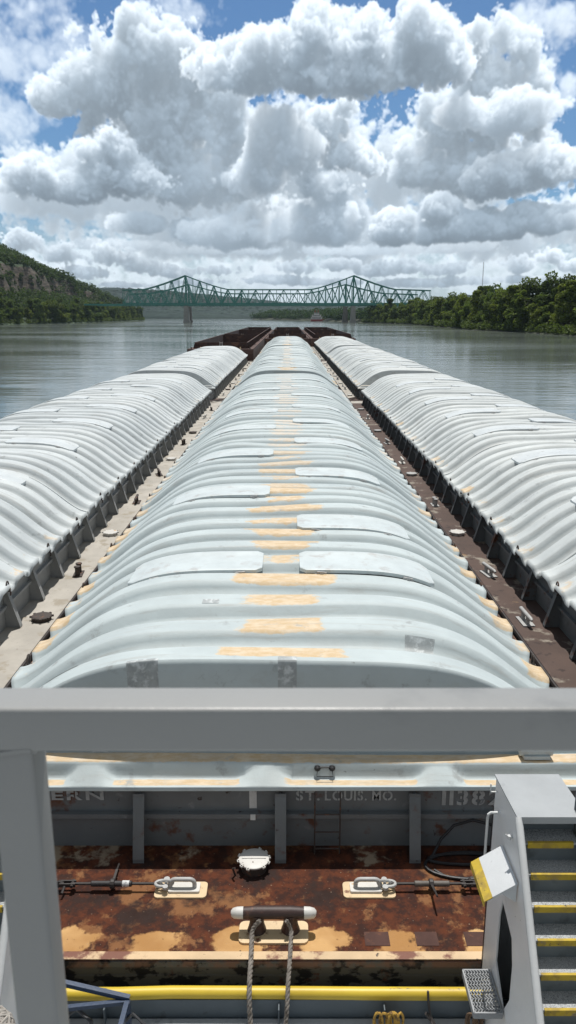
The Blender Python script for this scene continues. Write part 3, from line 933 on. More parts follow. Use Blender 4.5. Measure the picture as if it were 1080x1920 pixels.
# bits on the nearest end cover: handle, hook bar, lifting lug, worn tape squares
P0 = B0P[0][0]
m = MB()
for s in (-1, 1): m.lathe([(.035, 0), (.045, .02), (.04, .05), (.01, .07)], (s*.10, 0, 0), 10)
m.tube([(-.1, 0, .04), (.1, 0, .04)], .012, 6); m.tube([(-.1, 0, .01), (-.11, -.11, -.03), (.11, -.11, -.03), (.1, 0, .01)], .006, 6)
m.build('cover_handle', M_BLACK, P0, loc=(.50-BX, .25, EAVE+.10))
m = MB(); m.tube([(-.24, 0, .08), (.20, 0, .08)], .085, 14); m.box((-.2, -.1, -.02), (.16, .1, .03)); m.build('lifting_lug', M_LIDC, P0, loc=(3.43-BX, .42, EAVE+.23))
m = MB(); m.tube([(.12*math.cos(a), .05*math.sin(a), 0) for a in np.linspace(0, 2*math.pi, 24, endpoint=False)], .008, 6, closed=True); m.build('chalk_ring', M_TAPE, P0, loc=(-2.62-BX, .50, EAVE+.205))
def tape(x0, x1, y0, y1, name='worn_patch', panel=P0, end=True, mat=M_SCUFF):
    xs, ys = np.linspace(x0-BX, x1-BX, 13), np.linspace(y0, y1, 15)
    X, Y = np.meshgrid(xs, ys)
    rng = np.random.default_rng(9)
    wob = sum(rng.normal()*.012*np.sin(X*rng.uniform(.5, 1.8)+rng.uniform(0, 6))*np.sin(Y*rng.uniform(.6, 2.2)+rng.uniform(0, 6)) for _ in range(5))
    dx, Z, w = cover_surface(X, Y, end, wob)
    put(name, grid_mesh(name, np.stack([X+dx, Y, Z+.007], -1)), mat, panel)
tape(-.14, .12, .64, .84); tape(-2.20, -1.78, .66, .78); tape(1.75, 2.18, 1.30, 1.75); tape(-3.40, -2.95, 1.15, 1.62); tape(-3.75, -3.42, .75, 1.12); tape(-1.42, -1.15, 2.95, 3.12)

# ================================================================== loose gear
def strand_rope(pts, r, name, mat, pitch=.16, strands=3, parent=None):
    """three laid strands twisted round a centre line"""
    pts = [Vector(p) for p in pts]
    dense = []
    for i in range(len(pts)-1):
        p0, p1, p2, p3 = pts[max(i-1, 0)], pts[i], pts[i+1], pts[min(i+2, len(pts)-1)]
        n = max(3, int((p2-p1).length/.028))
        for k in range(n):
            t = k/n
            dense.append(.5*((2*p1)+(p2-p0)*t+(2*p0-5*p1+4*p2-p3)*t*t+(3*p1-p0-3*p2+p3)*t**3))
    dense.append(pts[-1])
    m = MB(); s = 0
    paths = [[] for _ in range(strands)]
    for i, p in enumerate(dense):
        t = (dense[min(i+1, len(dense)-1)]-dense[max(i-1, 0)]).normalized()
        if i: s += (dense[i]-dense[i-1]).length
        a = Vector((1, 0, 0)); a = (a-t*a.dot(t))
        a = a.normalized() if a.length > .05 else Vector((0, 1, 0))
        b = t.cross(a)
        for k in range(strands):
            an = 2*math.pi*(s/pitch + k/strands)
            paths[k].append(p+(a*math.cos(an)+b*math.sin(an))*r*.52)
    for q in paths: m.tube(q, r*.58, 6)
    return m.build(name, mat, parent, smooth=True)

rp = strand_rope([(-.33, 7.60, 1.34), (-.415, 7.58, 1.22), (-.42, 7.42, 1.16), (-.42, 7.22, 1.135), (-.425, 6.97, 1.06), (-.42, 6.83, .93), (-.40, 6.70, .76), (-.37, 6.4, .745), (-.30, 6.0, .745)], .029, 'mooring_rope', M_ROPE)
tag(rp, 'frayed grey mooring rope hanging from the left post of the white tipped kevel', 'rope', 'ropes from the kevel')
rp = strand_rope([(-.02, 7.60, 1.34), (.035, 7.58, 1.22), (.03, 7.42, 1.16), (.02, 7.22, 1.135), (0, 6.97, 1.06), (-.01, 6.83, .93), (-.03, 6.70, .76), (-.05, 6.4, .745), (-.06, 6.0, .745)], .026, 'mooring_rope', M_ROPE)
tag(rp, 'grey mooring rope hanging from the right post of the white tipped kevel', 'rope', 'ropes from the kevel')

def turnbuckle(x0, x1, y, z, label, taped):
    """ratchet between pad-eye (x0) and the outboard wire (x1)"""
    s = 1 if x1 > x0 else -1; ln = abs(x1-x0)
    root = empty('ratchet_turnbuckle', (x0, y, z), 0 if s > 0 else math.pi)
    tag(root, label, 'turnbuckle', 'turnbuckles on the stern deck')
    m = MB(); m.tube([(.03, 0, 0), (ln-.1, 0, 0)], .017, 8); m.build('screw_rod', M_WIRE, root, smooth=True)
    m = MB(); m.tube([(ln*.30, 0, 0), (ln*.31, 0, 0), (ln*.71, 0, 0), (ln*.72, 0, 0)], [.02, .036, .036, .02], 12)
    m.build('barrel', paint('grey_brown_barrel' if not taped else 'black_barrel', (.13, .115, .10) if not taped else (.03, .028, .03), .6, .3, 8), root, smooth=True)
    m = MB(); m.lathe([(.052, -.03), (.062, -.02), (.062, .02), (.052, .03)], (0, 0, 0), 12)
    bmesh.ops.rotate(m.bm, verts=m.bm.verts, cent=(0, 0, 0), matrix=Matrix.Rotation(math.pi/2, 3, 'Y')); bmesh.ops.translate(m.bm, verts=m.bm.verts, vec=(ln*.5, 0, 0))
    m.build('ratchet_head', M_WIRE, root)
    m = MB(); e = -1 if s > 0 else 1
    m.bar((ln*.5, 0, 0), (ln*.5, e*(-.26 if taped else .26), .0 if taped else .1), .03, .018); m.cyl((ln*.5, e*-.26 if taped else e*.26, 0 if taped else .1), (ln*.5+.005, e*-.40 if taped else e*.36, -.03 if taped else .12), .012, 6); m.build('lever', M_WIRE, root)
    if taped:
        m = MB(); m.tube([(ln*.33, 0, 0), (ln*.40, 0, 0)], .039, 12); m.build('tape_wrap', M_TAPE, root, smooth=True)
    # shackle at the inboard end
    m = MB()
    m.tube([(.05+.085*math.cos(a)-.05, .055*math.sin(a), .0) for a in np.linspace(-2.2, 2.2, 12)], .021, 8)
    m.cyl((-.05, -.09, 0), (-.05, .09, 0), .02, 8); m.lathe([(.04, -.015), (.04, .02)], (-.05, -.07, 0), 8); m.lathe([(.036, -.015), (.036, .02)], (-.05, .07, 0), 8)
    m.tube([(-.06-.08*math.cos(a), .0, .012+.04*math.sin(a)) for a in np.linspace(0, 2*math.pi, 12, endpoint=False)], .017, 7, closed=True)
    m.build('shackle', M_GREYFIT, root, smooth=True)
    # pelican hook at the outboard end
    m = MB()
    for w in (-.03, .03): m.bar((ln-.16, w, 0), (ln+.04, w, .0), .018, .05)
    m.cyl((ln-.12, -.06, 0), (ln-.12, .06, 0), .022, 8); m.tube([(ln, 0, .0), (ln+.05, .0, .03), (ln+.10, 0, 0), (ln+.06, 0, -.05)], .024, 7); m.tube([(ln-.03, .05*e, 0), (ln-.02, -.14*e if s > 0 else .14*e, -.03)], .016, 6)
    m.build('hook', M_WIRE, root, smooth=True)
turnbuckle(-1.60, -2.86, 8.37, 1.20, 'black turnbuckle with a white tape wrap, on the left side of the rusty stern deck', True)
turnbuckle(1.28, 2.36, 8.37, 1.20, 'grey brown turnbuckle on the right side of the rusty stern deck, beside the stairs', False)
m = MB()
for o in (0, .03, -.03): m.tube([(2.38, 8.37+o, 1.19), (2.55, 8.33+o*1.6, 1.17), (2.9, 8.24+o, 1.15), (3.6, 8.1+o, 1.16), (4.6, 8.0+o, 1.2)], .014, 6)
tag(m.build('coupling_wire', M_WIRE, smooth=True), 'dark twisted wires leading off from the right turnbuckle hook behind the grey knee', 'wire')
m = MB()
for o in (0, .03): m.tube([(-2.90, 8.37+o, 1.19), (-3.3, 8.33+o, 1.16), (-4.5, 8.1, 1.2)], .014, 6)
tag(m.build('coupling_wire', M_WIRE, smooth=True), 'dark wires leading off from the left turnbuckle hook towards the grey rail post', 'wire')

# black hose thrown in loops against the stern wall
def arc(cx, cy, rx, ry, a0, a1, z, n=14): return [(cx+rx*math.cos(a), cy+ry*math.sin(a), z) for a in np.linspace(R(a0), R(a1), n)]
m = MB()
m.tube([(1.95, 8.98, 1.13), (2.08, 9.10, 1.30), (2.25, 9.12, 1.50), (2.5, 9.12, 1.585), (2.75, 9.11, 1.52), (2.92, 9.08, 1.36), (3.0, 9.05, 1.15)], .020, 8)
m.tube(arc(2.40, 8.92, .52, .11, 20, 335, 1.13, 22), .020, 8)
m.tube(arc(2.42, 8.80, .60, .26, 30, 330, 1.125, 24), .020, 8)
m.tube([(1.93, 8.72, 1.12), (2.05, 8.60, 1.12), (2.3, 8.56, 1.12), (2.6, 8.60, 1.12), (2.95, 8.7, 1.12)], .018, 8)
tag(m.build('hose', M_BLACK, smooth=True), 'black rubber hose lying in loose loops against the stern wall beside the stairs', 'hose')

# ================================================================== towboat
TD = .70          # towboat deck height
M_TGREY = paint('towboat_grey', (.36, .375, .38), .45, .12, 2.5, [((.24, .25, .255), 3, .66, .05, 6), ((.10, .06, .04), 16, .72, .02, 4)])
M_TLIGHT = paint('towboat_light_grey', (.60, .61, .605), .42, .12, 2, [((.40, .40, .39), 3, .64, .06, 6), ((.09, .05, .03), 15, .70, .025, 4)])
M_TWALL = paint('knee_wall_white', (.76, .76, .75), .42, .08, 2, [((.52, .50, .47), 2.2, .64, .06, 6), ((.09, .05, .03), 15, .72, .025, 4)])
M_TDECK = paint('towboat_deck_grey', (.40, .42, .43), .65, .2, 1.5, [((.16, .17, .17), 2.6, .64, .05, 7)], bs=60, strength=.3)
M_TDARK = paint('towboat_slate', (.085, .11, .13), .55, .2, 2, [((.05, .06, .065), 4, .64, .05, 6)])
M_RISER = paint('riser_grey', (.17, .20, .215), .55, .2, 2, [((.10, .115, .125), 4, .6, .08, 6)])
M_TREAD = paint('grit_tread', (.56, .58, .585), .9, .3, 60, [((.13, .14, .15), 120, .56, .1, 3)], bs=180, strength=.8)
M_YEL = paint('safety_yellow', (.58, .41, .03), .6, .25, 5, [((.36, .25, .04), 12, .52, .1, 6), ((.20, .18, .14), 9, .63, .06, 7), ((.06, .05, .03), 20, .66, .03, 5)], bs=120, strength=.5)
M_YELP = paint('yellow_pipe', (.66, .46, .02), .45, .12, 2, [((.40, .27, .02), 5, .64, .05, 6)])
def pipe_mat():
    m = Mat('yellow_fender_paint')
    x, y, z = m.sep(m.obj)
    n = m.noise(m.vm('MULTIPLY', m.obj, (1, 3, 3)), 3.5, 8, .66)
    c = m.mix(m.ss(m.noise(m.obj, 1.2, 4), .3, .7), (.50, .35, .03), (.62, .45, .04))
    c = m.mix(m.ss(m.m('ADD', n, m.ss(z, .99, 1.04, 0, .24)), .76, .80), c, (.14, .125, .09))
    return m.done(c, .45, 0, n, .2, .01)
M_PIPE = pipe_mat()
M_RAIL = paint('rail_grey', (.28, .282, .275), .4, .06, 2, [((.17, .175, .175), 2.5, .62, .08, 6), ((.07, .065, .06), 11, .735, .02, 5), ((.20, .12, .08), 5, .745, .02, 6)], bs=60, strength=.08)
M_PLATE = paint('light_tread_plate', (.62, .64, .65), .5, .1, 3, [((.35, .36, .37), 7, .66, .05, 5)], bs=140, strength=.7)
M_GRATE = paint('galvanised_grating', (.30, .31, .32), .5, .15, 9)

boat = empty('towboat', (-.18, 0, 0))
tag(boat, 'grey towboat bow with yellow fender pipe, stair knees and the rail nearest the camera', 'boat')
TX = -.18
def T(x): return x-TX
m = MB(); m.box((-5.4, -14, -1.2), (5.4, 6.90, TD-.02)); m.build('hull', M_TDARK, boat)
m = MB(); m.box((-5.35, -14, TD-.02), (5.35, 6.88, TD)); m.build('deck', M_TDECK, boat)
m = MB(); m.box((-5.35, 6.90, TD-.05), (5.35, 6.925, .93))
for x in (-4.2, -2.0, -.10+.0, 1.05, 2.1, 4.2): m.box((T(x)-.006, 6.80, TD), (T(x)+.006, 6.90, .90))
m.build('bulwark', M_TDARK, boat)
m = MB(); pts = [(-2.42, 6.955), (-1.70, 6.955), (-1.1, 6.975), (0, 6.97), (1.0, 6.96), (2.33, 6.955)]
m.tube([(T(x)+TX, y, .955) for x, y in pts], .067, 18); m.build('fender_pipe', M_PIPE, boat, smooth=True)

def push_knee(side):
    k = empty('push_knee', (0, 0, 0), parent=boat)
    X0, W = 2.33, .62                  # distance of the inner wall from the boat's middle, width of the stair
    sx = lambda u: side*(X0+u)
    top = [(7.06, TD), (7.06, 3.60), (6.30, 3.66), (4.12, TD)]
    hole = [(6.62, 1.72), (6.62, 2.30), (6.56, 2.52), (6.20, 2.40), (6.12, 2.15), (6.12, 1.75), (6.28, 1.45)]
    for u, hs, nm in ((0, [hole], 'inner_wall'), (W, [], 'outer_wall')):
        m = MB(); m.plate(top, hs, lambda y, z, t: (sx(u+t), y, z), .016); m.build(nm, M_TWALL if u == 0 else M_TGREY, k)
    m = MB(); m.box((min(sx(.017), sx(W-.001)), 7.04, TD), (max(sx(.017), sx(W-.001)), 7.058, 3.585)); m.build('front_plate', M_TGREY, k)
    m = MB(); m.box((min(sx(.016), sx(W)), 7.06, 1.0), (max(sx(.016), sx(W)), 7.16, 3.2)); m.build('rubber_face', M_BLACK, k)
    # roof plate, slightly tilted and turned down towards the stair
    m = MB(); m.plate([(7.085, 3.605), (6.29, 3.668), (6.285, 3.60), (6.30, 3.60), (6.305, 3.652), (7.085, 3.59)], [], lambda y, z, t: (sx(-.012+t), y, z), W+.04); m.build('roof_plate', M_TGREY, k)
    n = 13; rise, run = .222, .154
    for u, w in ((.0, 0), (W+.012, 0)):      # rounded stringers along the slope
        m = MB(); m.tube([(sx(u), 6.30, 3.66), (sx(u), 6.24, 3.60), (sx(u), 4.12, .72)], [.030, .036, .036], 10); m.build('stringer', M_TLIGHT, k, smooth=True)
    for i in range(n):
        y, z = 6.27-run*i, 3.405-rise*i
        if z < TD+.05: break
        m = MB(); a, b = sorted((sx(.05), sx(W-.04)))
        m.box((a, y, z-.022), (b, y+.20, z)); t = m.build('tread', M_TREAD, k)
        m = MB(); a, b = sorted((sx(.10), sx(W-.09))); m.box((a, y-.012, z-.052), (b, y+.018, z+.010)); m.build('nosing', M_YEL, t, bevel=.005)
        m = MB(); a, b = sorted((sx(.04), sx(W-.02))); m.box((a, y+.20, z-.01), (b, y+.21, z+rise-.035)); m.build('riser', M_RISER, k)
    return k, sx
kn, sx = push_knee(1)
# white step plate, grating step and grab bars on the inner wall of the right knee
m = MB()
m.plate([(-.008, 3.065), (-.28, 2.885), (-.29, 2.90), (-.012, 3.083)], [], lambda x, z, t: (sx(x), 6.12+t, z), .54)
m.plate([(-.01, 3.06), (-.01, 2.86), (-.16, 2.96)], [], lambda x, z, t: (sx(x), 6.14+t, z), .012); m.plate([(-.01, 3.06), (-.01, 2.86), (-.16, 2.96)], [], lambda x, z, t: (sx(x), 6.62+t, z), .012)
m.build('step_plate', M_PLATE, kn, label='white tread plate step with a yellow edge')
m = MB(); m.plate([(-.235, 2.925), (-.305, 2.88), (-.31, 2.83), (-.318, 2.83), (-.314, 2.885), (-.238, 2.935)], [], lambda x, z, t: (sx(x), 6.118+t, z), .544); m.build('step_edge', M_YEL, kn)
m = MB()
x0, x1, ya, yb, z = -.30, -.02, 6.22, 6.74, 1.46
for y in (ya, yb): m.bar((sx(x0), y, z), (sx(x1), y, z), .016, .07)
for x in (x0, x1): m.bar((sx(x), ya, z), (sx(x), yb, z), .016, .07)
for i in range(9):
    x = x0+(x1-x0)*(i+.5)/9
    pts = [(sx(x+(.010 if j % 2 else -.010)), ya+(yb-ya)*j/16, z+.02) for j in range(17)]
    for p, q in zip(pts, pts[1:]): m.bar(p, q, .007, .028)
for j in range(1, 12): m.bar((sx(x0), ya+(yb-ya)*j/12, z+.012), (sx(x1), ya+(yb-ya)*j/12, z+.012), .005, .02)
m.build('grating_step', M_GRATE, kn)
m = MB(); m.tube([(sx(.0), 6.86, 3.31), (sx(-.09), 6.86, 3.31), (sx(-.115), 6.86, 3.29), (sx(-.12), 6.86, 3.25), (sx(-.12), 6.86, 2.72), (sx(-.10), 6.86, 2.66), (sx(0), 6.86, 2.66)], .014, 8); m.build('grab_bar', M_TLIGHT, kn, smooth=True)
m = MB(); m.tube([(sx(.0), 6.98, 3.47), (sx(-.07), 6.98, 3.47), (sx(-.075), 6.98, 3.56)], .008, 6); m.tube([(sx(.0), 6.40, 3.36), (sx(-.04), 6.42, 3.36), (sx(-.06), 6.43, 3.38)], .008, 6); m.lathe([(.02, -.02), (.02, .02)], (sx(-.03), 6.41, 3.36), 8); m.build('hook', M_TLIGHT, kn)
push_knee(-1)
m = MB(); m.cyl((T(2.74), 6.42, 3.6), (T(2.74), 6.42, 4.5), .024, 10); m.build('rail_stanchion', M_TDARK, boat, smooth=True)

# bow rail in front of the camera and the deck it stands on
m = MB(); m.box((-2.2, .918, 7.637), (2.2, .983, 7.70)); m.build('top_rail', M_RAIL, boat, bevel=.007, seg=3, smooth=True)
for x in (-.372, -1.6, 1.55):
    m = MB()
    for sg in (-1, 1): m.tube([(T(x)+sg*.031, y_, 7.636+.003*math.sin(y_*900)) for y_ in np.linspace(.926, .978, 9)], .005, 6)
    m.tube([(T(x)+x_, .922, 7.636+.003*math.sin(x_*900)) for x_ in np.linspace(-.03, .03, 9)], .005, 6)
    m.build('weld_bead', M_RAIL, boat, smooth=True)
    m = MB(); m.box((T(x)-.030, .924, 6.55), (T(x)+.030, .980, 7.64)); m.build('rail_post', M_RAIL, boat, bevel=.007, seg=3, smooth=True)
m = MB(); m.box((-4.5, -8, 6.45), (4.5, 1.03, 6.55)); m.build('upper_deck', M_TDECK, boat)
m = MB(); m.box((-3.6, -8, TD), (3.6, .45, 6.45)); m.build('deckhouse', M_TLIGHT, boat)

# blue steel stand on the fore deck with hoses beside it
M_BLUE = paint('navy_steel', (.022, .045, .095), .45, .2, 5, [((.12, .11, .10), 16, .70, .03, 4)])
bs = empty('steel_stand', (-2.05, 6.55, TD)); tag(bs, 'navy blue angle steel stand on the towboat deck beside the grey rail post', 'stand')
def WS(x, y, z): return (x+2.05, y-6.55, z-TD)
m = MB(); m.bar(WS(-2.42, 6.66, 1.42), WS(-1.66, 6.60, 1.27), .05, .05); m.bar(WS(-2.45, 6.48, 1.25), WS(-1.66, 6.58, 1.25), .045, .045); m.bar(WS(-2.90, 6.5, 1.25), WS(-2.42, 6.66, 1.42), .05, .05); m.build('top_brace', M_BLUE, bs)
for x, y in ((-1.68, 6.58), (-2.85, 6.5)):
    m = MB(); m.bar(WS(x, y, TD), WS(x, y, 1.25), .055, .055); m.build('leg', M_BLUE, bs)
for xa, ya, xb in ((-1.68, 6.58, -1.70), (-2.85, 6.5, -2.87)):
    m = MB(); m.bar(WS(xa, ya, 1.25), WS(xb, 5.9, 1.25), .05, .05); m.bar(WS(xb, 5.9, 1.25), WS(xb, 5.9, TD), .05, .05); m.build('side_frame', M_BLUE, bs)
m = MB()
m.tube([(-2.6, 6.4, .76), (-2.45, 6.52, 1.0), (-2.22, 6.58, 1.16), (-2.05, 6.5, 1.08), (-2.02, 6.4, .85), (-2.1, 6.3, .74)], .022, 8)
m.tube([(-1.95, 6.38, .73), (-1.80, 6.50, .98), (-1.62, 6.55, 1.12), (-1.50, 6.50, 1.04), (-1.50, 6.42, .86), (-1.58, 6.3, .73)], .018, 8)
m.tube(arc(-2.15, 6.42, .36, .22, 0, 350, .735, 26), .024, 8)
m.tube(arc(-2.10, 6.44, .28, .16, 0, 350, .78, 26), .022, 8)
tag(m.build('deck_hose', paint('grey_black_hose', (.05, .052, .056), .5, .3, 6), smooth=True), 'dark hose coiled on the towboat deck under the navy stand', 'hose')

# ball of grey line hung on the left stair
m = MB(); rr = random.Random(3)
for k in range(60):
    ax = Vector((rr.gauss(0, 1), rr.gauss(0, 1), rr.gauss(0, 1))).normalized(); u = ax.orthogonal().normalized(); v = ax.cross(u)
    rad = rr.uniform(.17, .205); off = ax*rr.uniform(-.09, .09)
    rad = math.sqrt(max(.01, rad**2-off.length**2))
    m.tube([(off+(u*math.cos(a)+v*math.sin(a))*rad)*1.0 + Vector((0, 0, rr.uniform(-.01, .01))) for a in np.linspace(0, 2*math.pi, 16, endpoint=False)], .011, 5, closed=True)
rb = m.build('rope_bundle', paint('pale_grey_line', (.42, .39, .35), .9, .3, 12), loc=(-2.47, 5.15, 2.42))
tag(rb, 'round bundle of pale grey line hung on the left stair behind the rail post', 'rope bundle')

# yellow lashings and wires at the bow bulwark
M_YROPE = paint('yellow_rope', (.50, .30, .05), .8, .3, 20, [((.14, .08, .03), 24, .55, .08, 4)], bs=120, strength=.8)
def lashing(x, label, n, mat, h=.0):
    m = MB(); r_ = random.Random(int(x*100))
    for k in range(n):
        dx, a = r_.uniform(-.05, .05), r_.uniform(-.5, .5)
        m.tube([(dx+.045*math.cos(t)*math.cos(a), .05*math.cos(t)*math.sin(a)+r_.uniform(-.008, .008), .10+.11*math.sin(t)) for t in np.linspace(0, 2*math.pi, 14, endpoint=False)], .014, 6, closed=True)
    o = m.build('lashing', mat, loc=(x, 6.70, TD+.06+h), smooth=True); tag(o, label, 'rope', 'lashings on the towboat bow')
lashing(1.00, 'thin yellow rope lashing at the bow, left of the knotted one', 3, M_YROPE)
lashing(1.15, 'knotted thick yellow rope lashing at the bow under the fender pipe', 8, M_YROPE)
lashing(2.00, 'brown frayed lashing at the bow beside the grating step', 5, paint('brown_rope', (.16, .10, .06), .9, .3, 18))
m = MB(); m.tube([(1.52, 6.86, 1.09), (1.53, 6.85, .95), (1.55, 6.80, .80), (1.58, 6.65, .72)], .013, 6); m.tube([(1.55, 6.80, .80), (1.62, 6.68, .715)], .02, 6); m.tube([(1.50, 6.8, .86), (1.58, 6.78, .74)], .022, 6)
tag(m.build('wire_pigtail', M_WIRE, smooth=True), 'short dark wire hanging over the yellow fender pipe right of the ropes', 'wire')

# wires and lashings at the couplings between barges
for row, idx, lab in ((0, 1, 'rusty lashing wires on the nearer deck coupling left of the middle row'),
                      (1, 1, 'rusty lashing wires on the nearer deck coupling right of the middle row'),
                      (0, 2, 'rusty lashing wires left of the middle row, below the nearest dark open barge'),
                      (1, 2, 'rusty lashing wires right of the middle row, at the farther covered coupling')):
    m = MB()
    for k in range(4):
        a, b = random.uniform(-1.2, -.5), random.uniform(.5, 1.2)
        m.tube([(a, random.uniform(-2.5, -1), DECK+.12), (random.uniform(-.2, .2), 0, DECK+.16), (b, random.uniform(1, 2.5), DECK+.12)], .035, 6)
    o = m.build('lashing_wire', M_STEEL, loc=(ROWX[row]+5.375, Y0+STEP*idx, 0))
    tag(o, lab, 'wire', 'lashing wires between barges')

# ================================================================== river, banks, woods, bridges
M_HILL = None
def water_mat():
    m = Mat('river_water')
    x, y, z = m.sep(m.obj)
    v = m.comb(m.m('MULTIPLY', x, .3), y, 0.0)
    fine = m.noise(v, .85, 3, .55)
    mid = m.noise(m.comb(m.m('MULTIPLY', x, .35), y, 0.0), .16, 3, .5)
    patch = m.noise(m.comb(m.m('MULTIPLY', x, .35), m.m('MULTIPLY', y, .7), 0.0), .018, 4, .6)
    h = m.m('ADD', m.m('MULTIPLY', fine, .10), m.m('MULTIPLY', mid, .30))
    h = m.m('MULTIPLY', h, m.ss(patch, .35, .65, .35, 1.0))
    b = m.node('ShaderNodeBump'); b.inputs['Strength'].default_value = .48; b.inputs['Distance'].default_value = 1.0
    m.put(b.inputs['Height'], h); m.put(m.bsdf.inputs['Normal'], b.outputs[0])
    m.put(m.bsdf.inputs['Base Color'], m.mix(m.ss(patch, .35, .7), (.10, .118, .104, 1), (.135, .152, .132, 1)))
    m.put(m.bsdf.inputs['Roughness'], m.ss(patch, .35, .65, .07, .14))
    m.bsdf.inputs['IOR'].default_value = 1.33
    return m.mat
xs = np.concatenate([np.linspace(-3800, 3800, 25)]); ys = np.linspace(-300, 6800, 25)
X, Y = np.meshgrid(xs, ys)
tag(put('water', grid_mesh('water', np.stack([X, Y, 0*X], -1), False), water_mat()), kind='structure')

def leaf_mat(name, base, var=.45, yel=.0):
    m = Mat(name)
    big = m.noise(m.obj, .22, 3, .6, m.w)
    f = m.attr('tone')
    dark = tuple(v*(1-var) for v in base); lite = (base[0]*1.5+yel, base[1]*1.42+yel*.6, base[2]*1.2)
    c = m.mix(f, dark, lite)
    c = m.mix(m.ss(big, .35, .65, 0, .6), c, tuple(v*.72 for v in base))
    hue = m.mix(m.rnd, (.90, .96, 1.0), (1.18, 1.08, .85))
    c = m.mix(1.0, c, hue, 'MULTIPLY')
    m.done(c, .65, 0, spec=.2)
    tr = m.node('ShaderNodeBsdfTranslucent'); mx = m.node('ShaderNodeMixShader'); mx.inputs[0].default_value = .42
    m.l.new(m.mix(1.0, c, (1.25, 1.3, .8), 'MULTIPLY'), tr.inputs['Color'])
    m.l.new(m.bsdf.outputs[0], mx.inputs[1]); m.l.new(tr.outputs[0], mx.inputs[2])
    m.l.new(mx.outputs[0], m.n['Material Output'].inputs['Surface'])
    return m.mat
M_LEAF = leaf_mat('river_tree_leaves', (.115, .160, .042))
M_LEAFD = leaf_mat('dark_tree_leaves', (.078, .118, .036))
M_FAR = leaf_mat('far_wood', (.048, .080, .034), .4)
M_BARK = paint('bark', (.075, .058, .045), .9, .3, 3)

def leaf_quads(C, size, rng, aspect=.7, up=.35):
    """small leaf-spray faces at centres C, random tilt"""
    n = len(C)
    nrm = rng.normal(size=(n, 3)); nrm[:, 2] = np.abs(nrm[:, 2])+up
    nrm /= np.linalg.norm(nrm, axis=1, keepdims=True)
    a = np.cross(nrm, rng.normal(size=(n, 3))); a /= np.linalg.norm(a, axis=1, keepdims=True)
    b = np.cross(nrm, a)
    s = (size*rng.uniform(.6, 1.35, n))[:, None]
    V = np.stack([C-a*s-b*s*aspect*.4, C+b*s*aspect*-.9+a*s*.2, C+a*s+b*s*aspect*.3, C+b*s*aspect-a*s*.25], 1)
    return V.reshape(-1, 3), np.arange(n*4).reshape(n, 4)

def crown_mesh(name, h, w, seed, n=2300, low=.16, lobes=15):
    rng = np.random.default_rng(seed)
    C, T = [], []
    zs = rng.uniform(low, .92, lobes)
    for i in range(lobes):
        t = zs[i]
        env = math.sin(math.pi*min(1, (t-low+.12)/(1.12-low)))**.7
        a = rng.uniform(0, 6.28); d = w*.5*env*rng.uniform(.25, .8)
        r = w*rng.uniform(.15, .27)*(1.1-.35*t)
        c = np.array((d*math.cos(a), d*math.sin(a), h*t))
        k = int(n/lobes)
        p = rng.normal(size=(k, 3)); p /= np.linalg.norm(p, axis=1, keepdims=True)
        p *= (rng.uniform(.25, 1.0, (k, 1))**.45)*r*rng.uniform(.8, 1.15, (k, 1)); p[:, 2] *= .8
        C.append(c+p); T.append(np.full(k, rng.uniform(.15, .85)) + rng.normal(0, .16, k))
    C = np.concatenate(C); T = np.clip(np.concatenate(T), 0, 1)
    C[:, 2] = np.maximum(C[:, 2], .4)
    V, q = leaf_quads(C, .62, rng)
    return quads_mesh(name, V, q, False, {'tone': np.repeat(T, 4)})
def trunk_mesh(name, h, w, seed):
    rng = random.Random(seed); m = MB()
    m.tube([(0, 0, -1.5), (.1, 0, h*.2), (.25, .1, h*.5), (.2, .2, h*.85)], [.42, .34, .22, .06], 8)
    for k in range(7):
        z = h*(.22+.08*k); a = rng.uniform(0, 6.28); l = w*rng.uniform(.22, .4)
        m.tube([(.12, .05, z), (l*.5*math.cos(a), l*.5*math.sin(a), z+l*.35), (l*math.cos(a), l*math.sin(a), z+l*.8)], [.15, .1, .04], 6)
    return m.mesh(name, smooth=True)
KINDS = []
for i, (h, w, low, lo) in enumerate(((20, 13, .10, 16), (23, 12, .14, 16), (17, 14, .06, 16), (25, 15, .16, 18), (15, 11, .05, 13), (21, 16, .08, 18))):
    KINDS.append((crown_mesh('crown', h, w, 20+i, 2600, low, lo), trunk_mesh('trunk', h, w, 40+i)))
def tree(x, y, z, kind, s, rz, mat, label, group):
    t = empty('tree', (x, y, z), rz); t.scale = (s*random.uniform(.9, 1.15), s*random.uniform(.9, 1.15), s)
    tag(t, label, 'tree', group)
    put('trunk', KINDS[kind][1], M_BARK, t); put('crown', KINDS[kind][0], mat, t)
    return t

def interp(pts, y):
    ys_ = [p[0] for p in pts]
    return np.interp(y, ys_, [p[1] for p in pts])
LEFT = [(-300, -345), (400, -300), (720, -268), (860, -240), (1000, -240), (1140, -246), (1450, -258), (1600, -330), (1900, -620), (2400, -1100)]
RIGHT = [(-300, 150), (300, 124), (480, 110), (640, 118), (800, 122), (950, 98), (1200, 58), (1500, -10), (1760, -84), (1900, -60), (2300, 120)]

